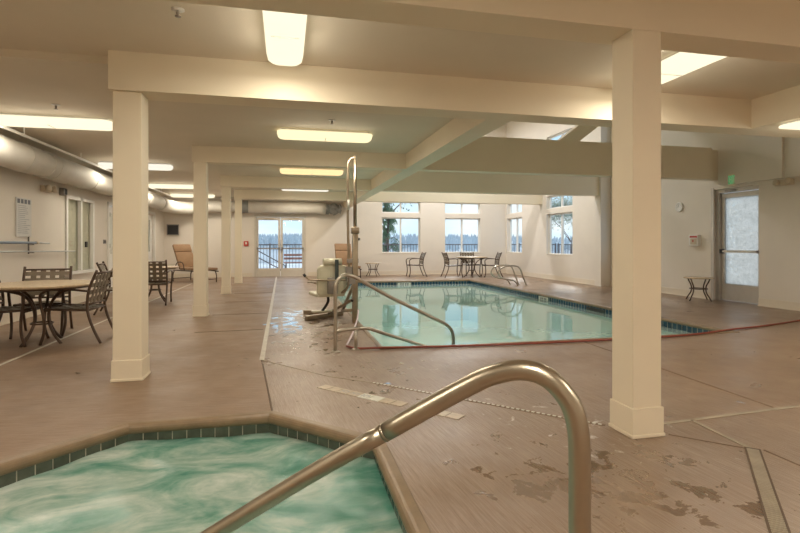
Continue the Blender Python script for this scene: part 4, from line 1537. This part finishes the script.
for i in range(5):
    mb.box(-0.2 + 0.085 * i, -0.14 + 0.085 * i, -0.0055, -0.004, -0.18, -0.06)
mb.build('mauve_print', 'ink_pink', sg)

pl = empty('pool_pole', (0, 0, 0))
tag(pl, 'blue telescopic pole with silver tip hanging on the left wall', 'pole', 'poles on the left wall')
MB().tube([(XL + 0.06, 5.6, 1.235), (XL + 0.06, 9.55, 1.225)], 0.02, 10).build('pole_shaft', 'blue_pole', pl)
MB().tube([(XL + 0.06, 9.55, 1.225), (XL + 0.06, 10.0, 1.215)], 0.012, 10).build('pole_tip', 'silver_pole', pl)
MB().lathe([(0.024, 0), (0.024, 0.08)], 10, (0, 0, 0), Matrix.Translation((XL + 0.06, 9.5, 1.225)) @ Matrix.Rotation(R(-90), 4, 'X')).build('collar', 'beige_plastic', pl)
pl = empty('pool_pole', (0, 0, 0))
tag(pl, 'long silver pole hanging lower on the left wall', 'pole', 'poles on the left wall')
MB().tube([(XL + 0.06, 5.6, 1.13), (XL + 0.06, 11.1, 1.06)], 0.013, 10).build('pole_shaft', 'silver_pole', pl)
hk = MB().box(XL, XL + 0.02, 9.372, 9.388, 1.04, 1.33)
hk.box(XL + 0.02, XL + 0.09, 9.365, 9.395, 1.185, 1.20)
hk.box(XL + 0.02, XL + 0.09, 9.365, 9.395, 1.055, 1.066)
tag(hk.build('pole_hook', 'grey_metal'), 'dark wall bracket carrying the two poles on the left wall', 'hook')

def emergency(loc, rz, label):
    r_ = wall_item('emergency_light', loc, rz, label, 'emergency light', 'emergency lights')
    MB().rbox(-0.16, 0.16, -0.07, 0.0, -0.06, 0.05, 0.015).build('battery_box', 'beige_plastic', r_)
    for x in (-0.1, 0.12):
        T = Matrix.Translation((x, -0.09, 0.0)) @ Matrix.Rotation(R(75), 4, 'X') @ Matrix.Rotation(R(20 if x > 0 else -20), 4, 'Y')
        MB().lathe([(0.03, -0.04), (0.055, 0.0), (0.06, 0.04), (0.05, 0.05)], 18, (0, 0, 0), T).build('lamp_head', 'beige_plastic', r_)
emergency((XL, 9.95, 2.165), R(90), 'beige twin-head emergency light on the left wall under the duct')
emergency((XR - 0.06, 7.38, 2.33), R(-90), 'beige twin-head emergency light at the right photo edge')
sp_ = wall_item('wall_speaker', (XL, 10.6, 2.18), R(90), 'small dark speaker beside the emergency light on the left wall', 'speaker')
MB().rbox(-0.06, 0.06, -0.09, 0.0, -0.07, 0.07, 0.015).build('speaker_case', 'grey_metal', sp_)
MB().rbox(-0.04, 0.04, -0.095, -0.09, -0.05, 0.05, 0.01).build('grille', 'black', sp_)
kp = wall_item('switch_plate', (XL, 12.95, 1.25), R(90), 'dark switch plate on the left wall by the first door', 'switch')
MB().rbox(-0.09, 0.09, -0.012, 0, -0.05, 0.05, 0.01).build('plate', 'grey_metal', kp)
mb = MB()
for x in (-0.045, 0.045):
    mb.box(x - 0.02, x + 0.02, -0.018, -0.012, -0.03, 0.03)
mb.build('rocker', 'black', kp)
ms = wall_item('wall_monitor', (-3.80, YF - 0.001, 1.68), 0, 'small black wall panel in the far left corner', 'screen')
MB().box(-0.20, 0.20, -0.05, 0, -0.19, 0.19).build('panel_case', 'grey_metal', ms)
MB().box(-0.175, 0.175, -0.054, -0.05, -0.16, 0.16).build('screen', 'black', ms)
fa = wall_item('fire_alarm', (-1.36, YF, 1.20), 0, 'small red fire alarm box left of the double doors', 'fire alarm')
MB().rbox(-0.08, 0.08, -0.05, 0, -0.09, 0.09, 0.012).build('alarm_case', 'red', fa)
MB().box(-0.03, 0.03, -0.055, -0.05, -0.03, 0.05).build('pull_handle', 'marker_white', fa)
ck = wall_item('wall_clock', (XR, 9.99, 2.06), R(-90), 'round white clock on the right wall', 'clock')
T = Matrix.Rotation(R(90), 4, 'X')
MB().lathe([(0.11, 0), (0.115, 0.02), (0.105, 0.035), (0.095, 0.03)], 32, (0, 0, 0), T).build('clock_case', 'white_frame', ck)
mb = MB()
mb.box(-0.004, 0.004, -0.037, -0.033, 0, 0.06)
mb.box(-0.045, 0.0, -0.037, -0.033, -0.004, 0.004)
mb.build('clock_hands', 'ink_grey', ck)
mb = MB()
for q in range(12):
    a = q * PI / 6
    mb.box(0.078 * math.sin(a) - 0.005, 0.078 * math.sin(a) + 0.005, -0.0335, -0.03, 0.078 * math.cos(a) - 0.005, 0.078 * math.cos(a) + 0.005)
mb.build('hour_marks', 'ink_grey', ck)
ph = wall_item('emergency_phone_box', (XR, 9.50, 1.28), R(-90), 'white wall box with a red label left of the frosted door', 'wall box')
MB().rbox(-0.13, 0.13, -0.09, 0, -0.125, 0.125, 0.012).build('box_body', 'white_frame', ph)
MB().box(-0.07, 0.10, -0.096, -0.09, -0.09, 0.04).build('box_window', 'beige_plastic', ph)
MB().box(-0.09, 0.11, -0.096, -0.09, 0.06, 0.10).build('red_label', 'red', ph)
mb = MB()
mb.box(-0.01, 0.02, -0.10, -0.096, -0.04, 0.01)
mb.build('red_mark', 'red', ph)
ol = wall_item('outlet_plate', (XR, 7.0, 1.02), R(-90), 'small blank cover plate on the wall right of the frosted door', 'outlet')
MB().rbox(-0.035, 0.035, -0.006, 0, -0.055, 0.055, 0.006).build('plate', 'beige_plastic', ol)
MB().box(-0.006, 0.006, -0.008, -0.006, -0.02, 0.02).build('switch_toggle', 'trim', ol)

def exit_sign():
    r_ = wall_item('exit_sign', (XR, 8.55, 2.52), R(-90), 'small sign with glowing green letters above the frosted door', 'sign')
    MB().rbox(-0.085, 0.085, -0.04, 0, -0.12, 0.12, 0.01).build('sign_case', 'paint_cream', r_)
    c = bpy.data.curves.new('exit_letters', 'FONT')
    c.body = 'EXIT'
    c.size = 0.2
    c.extrude = 0.002
    c.space_character = 1.25
    c.align_x = 'CENTER'
    c.align_y = 'CENTER'
    tmp = bpy.data.objects.new('exit_letters', c)
    COL.objects.link(tmp)
    bpy.context.view_layer.update()
    me = bpy.data.meshes.new_from_object(tmp.evaluated_get(bpy.context.evaluated_depsgraph_get()))
    bpy.data.objects.remove(tmp)
    me.materials.clear()
    me.materials.append(M['exit_green'])
    xs = [v.co.x for v in me.vertices]
    ys = [v.co.y for v in me.vertices]
    cx, cy = (max(xs) + min(xs)) / 2, (max(ys) + min(ys)) / 2
    kx, ky = 0.145 / (max(xs) - min(xs)), 0.17 / (max(ys) - min(ys))
    for v in me.vertices:
        v.co = Vector(((v.co.x - cx) * kx, -0.0415 - v.co.z, (v.co.y - cy) * ky))
    o_ = bpy.data.objects.new('exit_letters', me)
    COL.objects.link(o_)
    o_.parent = r_
exit_sign()

# ------------------------------------------------------------------ outside
struct(MB().add([(-60, YF + 0.2, -0.12), (90, YF + 0.2, -0.12), (90, 34, -0.12), (-60, 34, -0.12)], [(0, 1, 2, 3)]).build('terrace_ground', 'terrace'), 'pale concrete terrace outside the far wall', 'ground')
struct(MB().add([(XR + 0.2, -12, -0.12), (60, -12, -0.12), (60, YF + 0.2, -0.12), (XR + 0.2, YF + 0.2, -0.12)], [(0, 1, 2, 3)]).build('side_ground', 'terrace'), 'pale concrete terrace outside the right wall', 'ground')
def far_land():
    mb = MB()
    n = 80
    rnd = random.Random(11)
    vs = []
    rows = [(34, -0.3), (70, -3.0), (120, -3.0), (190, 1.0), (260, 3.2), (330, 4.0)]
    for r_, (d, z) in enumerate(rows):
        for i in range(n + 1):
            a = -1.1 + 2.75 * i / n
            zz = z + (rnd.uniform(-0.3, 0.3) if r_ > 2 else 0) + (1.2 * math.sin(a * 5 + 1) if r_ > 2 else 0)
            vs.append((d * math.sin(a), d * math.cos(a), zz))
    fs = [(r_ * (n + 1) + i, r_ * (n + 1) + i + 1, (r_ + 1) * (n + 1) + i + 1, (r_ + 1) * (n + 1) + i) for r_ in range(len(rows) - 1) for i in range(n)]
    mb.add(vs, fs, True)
    struct(mb.build('far_hill', 'hill_hazed'), 'hazy blue-green hillside beyond the terrace', 'hill')
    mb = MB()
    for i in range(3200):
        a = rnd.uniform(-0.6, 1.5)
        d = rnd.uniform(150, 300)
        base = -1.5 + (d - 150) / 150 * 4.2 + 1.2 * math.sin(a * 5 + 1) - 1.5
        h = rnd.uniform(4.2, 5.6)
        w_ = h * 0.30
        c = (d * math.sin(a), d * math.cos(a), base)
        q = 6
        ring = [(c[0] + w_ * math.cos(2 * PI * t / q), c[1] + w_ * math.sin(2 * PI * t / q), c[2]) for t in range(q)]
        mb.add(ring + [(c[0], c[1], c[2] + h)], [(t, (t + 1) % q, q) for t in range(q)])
    o_ = mb.build('treeline', 'conifer_hazed')
    tag(o_, 'dense hazy conifers covering the hillside seen through the windows', 'trees', None, 'stuff')
far_land()

def railing(x0, x1, y, label, axis='x'):
    root = empty('terrace_railing', (0, 0, 0))
    tag(root, label, 'railing', 'terrace railings')
    def bx(mb, a0, a1, z0, z1, w_=0.02):
        if axis == 'x':
            mb.box(a0, a1, y - w_, y + w_, z0, z1)
        else:
            mb.box(y - w_, y + w_, a0, a1, z0, z1)
    mb = MB()
    bx(mb, x0, x1, 1.12, 1.17, 0.025)
    mb.build('top_rail', 'rail_dark', root)
    mb = MB()
    bx(mb, x0, x1, 0.02, 0.06, 0.015)
    mb.build('bottom_rail', 'rail_dark', root)
    n = int((x1 - x0) / 1.9)
    for i in range(n + 1):
        mb = MB()
        a = x0 + (x1 - x0) * i / n
        bx(mb, a - 0.03, a + 0.03, -0.12, 1.2, 0.03)
        mb.build('post', 'rail_dark', root)
    mb = MB()
    a = x0 + 0.1
    while a < x1:
        bx(mb, a - 0.009, a + 0.009, 0.06, 1.12, 0.009)
        a += 0.135
    mb.build('baluster_panel', 'rail_dark', root)
railing(-4.5, 12.9, 22.3, 'dark metal terrace railing outside the far wall')
railing(2.0, 22.2, 13.0, 'dark metal terrace railing outside the right side windows', 'y')

def stair_rail():
    root = empty('stair_handrail', (0, 0, 0))
    tag(root, 'dark sloping stair rails seen through the left glass door', 'stair rail')
    for dz in (0.0, 0.28):
        MB().tube([(-1.15, 21.3, 0.95 - dz), (0.02, 21.3, 0.28 - dz * 0.9)], 0.022, 8).build('sloping_rail', 'rail_dark', root)
    for x, z in ((-1.1, 0.92), (0.0, 0.29)):
        MB().tube([(x, 21.3, -0.12), (x, 21.3, z)], 0.02, 8).build('post', 'rail_dark', root)
stair_rail()
def planter(x, y, w_, label):
    root = empty('planter', (x, y, -0.12))
    tag(root, label, 'planter', 'wooden terrace planters')
    mb = MB()
    for z in (0.0, 0.26, 0.52):
        mb.box(-w_, w_, -0.3, 0.3, z, z + 0.23)
    mb.box(-w_ + 0.02, w_ - 0.02, -0.28, 0.28, 0.0, 0.72)
    mb.build('planter_box', 'planter', root, 0.01)
    mb = MB().box(-w_ - 0.03, w_ + 0.03, -0.34, 0.34, 0.75, 0.80)
    mb.build('planter_rim', 'planter', root)
planter(4.0, 24.0, 0.9, 'reddish wooden planter outside the far left window')
planter(7.5, 24.3, 0.9, 'reddish wooden planter outside the far right window')
def bench(x, y, label):
    root = empty('bench', (x, y, -0.12))
    tag(root, label, 'bench')
    MB().box(-0.6, 0.6, -0.2, 0.2, 0.42, 0.47).build('seat', 'planter', root, 0.005)
    mb = MB()
    for z in (0.58, 0.74):
        mb.box(-0.6, 0.6, 0.2, 0.23, z, z + 0.10)
    mb.build('backrest', 'planter', root)
    for xx in (-0.5, 0.5):
        MB().box(xx - 0.03, xx + 0.03, -0.18, 0.22, 0, 0.42).build('leg', 'rail_dark', root)
bench(0.55, 23.4, 'reddish bench on the terrace seen through the right glass door')

def leafy_tree(name, loc, h, label, leaf, count, crown, seed, bare=False, girth=0.017):
    rnd = random.Random(seed)
    root = empty(name, loc)
    tag(root, label, 'tree', 'trees outside the windows')
    tr = MB()
    tips = []
    def grow(p, d, ln, r_, lvl):
        q = p + d * ln
        tr.tube([p, (p + q) / 2 + Vector((rnd.uniform(-.04, .04), rnd.uniform(-.04, .04), 0)) * ln, q], [r_, r_ * 0.85, r_ * 0.65], 6)
        if lvl == 0:
            tips.append(q)
            return
        for _k in range(rnd.choice((2, 3, 3))):
            nd = (d + Vector((rnd.uniform(-.8, .8), rnd.uniform(-.8, .8), rnd.uniform(-.15, .5)))).normalized()
            grow(q, nd, ln * rnd.uniform(0.6, 0.82), r_ * 0.62, lvl - 1)
            if lvl <= 3:
                tips.append(q)
    grow(Vector((0, 0, 0)), Vector((0, 0, 1)), h * 0.3, h * girth, 5)
    tr.build('trunk', 'bark', root)
    lf = MB()
    for _k in range(count):
        t = rnd.choice(tips)
        c = t + Vector([rnd.gauss(0, crown) for _ in range(3)])
        sz = rnd.uniform(0.03, 0.07) * (1.6 if not bare else 1.0)
        a = Vector([rnd.uniform(-1, 1) for _ in range(3)]).normalized() * sz
        b = a.orthogonal().normalized() * sz * 0.6
        lf.add([c - a, c + b, c + a, c - b], [(0, 1, 2, 3)])
    lf.build('foliage', leaf, root)
leafy_tree('garden_tree', (5.9, 29.5, -0.12), 6.2, 'leafy green tree whose twigs hang into the far left window top', 'leaf', 5200, 0.22, 21)
leafy_tree('garden_tree', (15.8, 25.6, -0.12), 4.6, 'thin sparsely leaved tree outside the second side window', 'leaf_pale', 5200, 0.30, 5, True, 0.008)

def drooping_tree(loc, h, label, seed):
    rnd = random.Random(seed)
    root = empty('evergreen_tree', loc)
    tag(root, label, 'tree', 'trees outside the windows')
    MB().tube([(0, 0, 0), (0.03, 0, h * 0.5), (0, 0.02, h)], [0.07, 0.05, 0.015], 7).build('trunk', 'bark', root)
    br = MB()
    lf = MB()
    for k_ in range(90):
        t = rnd.uniform(0.12, 0.98)
        a = rnd.uniform(0, 2 * PI)
        ln = (1 - t * 0.8) * rnd.uniform(0.55, 1.05)
        z = h * t
        p0 = Vector((0, 0, z))
        p1 = Vector((math.cos(a) * ln * 0.6, math.sin(a) * ln * 0.6, z + 0.08))
        p2 = Vector((math.cos(a) * ln, math.sin(a) * ln, z - 0.22 * ln))
        br.tube([p0, p1, p2], [0.014, 0.009, 0.004], 5)
        for q in range(46):
            u = rnd.uniform(0.25, 1)
            c = (p0.lerp(p1, u * 2) if u < 0.5 else p1.lerp(p2, u * 2 - 1)) + Vector((rnd.gauss(0, .05), rnd.gauss(0, .05), -abs(rnd.gauss(0, .10))))
            sz = rnd.uniform(0.03, 0.06)
            d1 = Vector((rnd.uniform(-.6, .6), rnd.uniform(-.6, .6), -1)).normalized() * sz * 1.5
            d2 = d1.orthogonal().normalized() * sz * 0.45
            lf.add([c - d1, c + d2, c + d1, c - d2], [(0, 1, 2, 3)])
    br.build('branches', 'bark', root)
    lf.build('foliage', 'leaf', root)
drooping_tree((5.15, 25.4, -0.12), 4.3, 'drooping evergreen tree seen in the left pane of the far left window', 31)
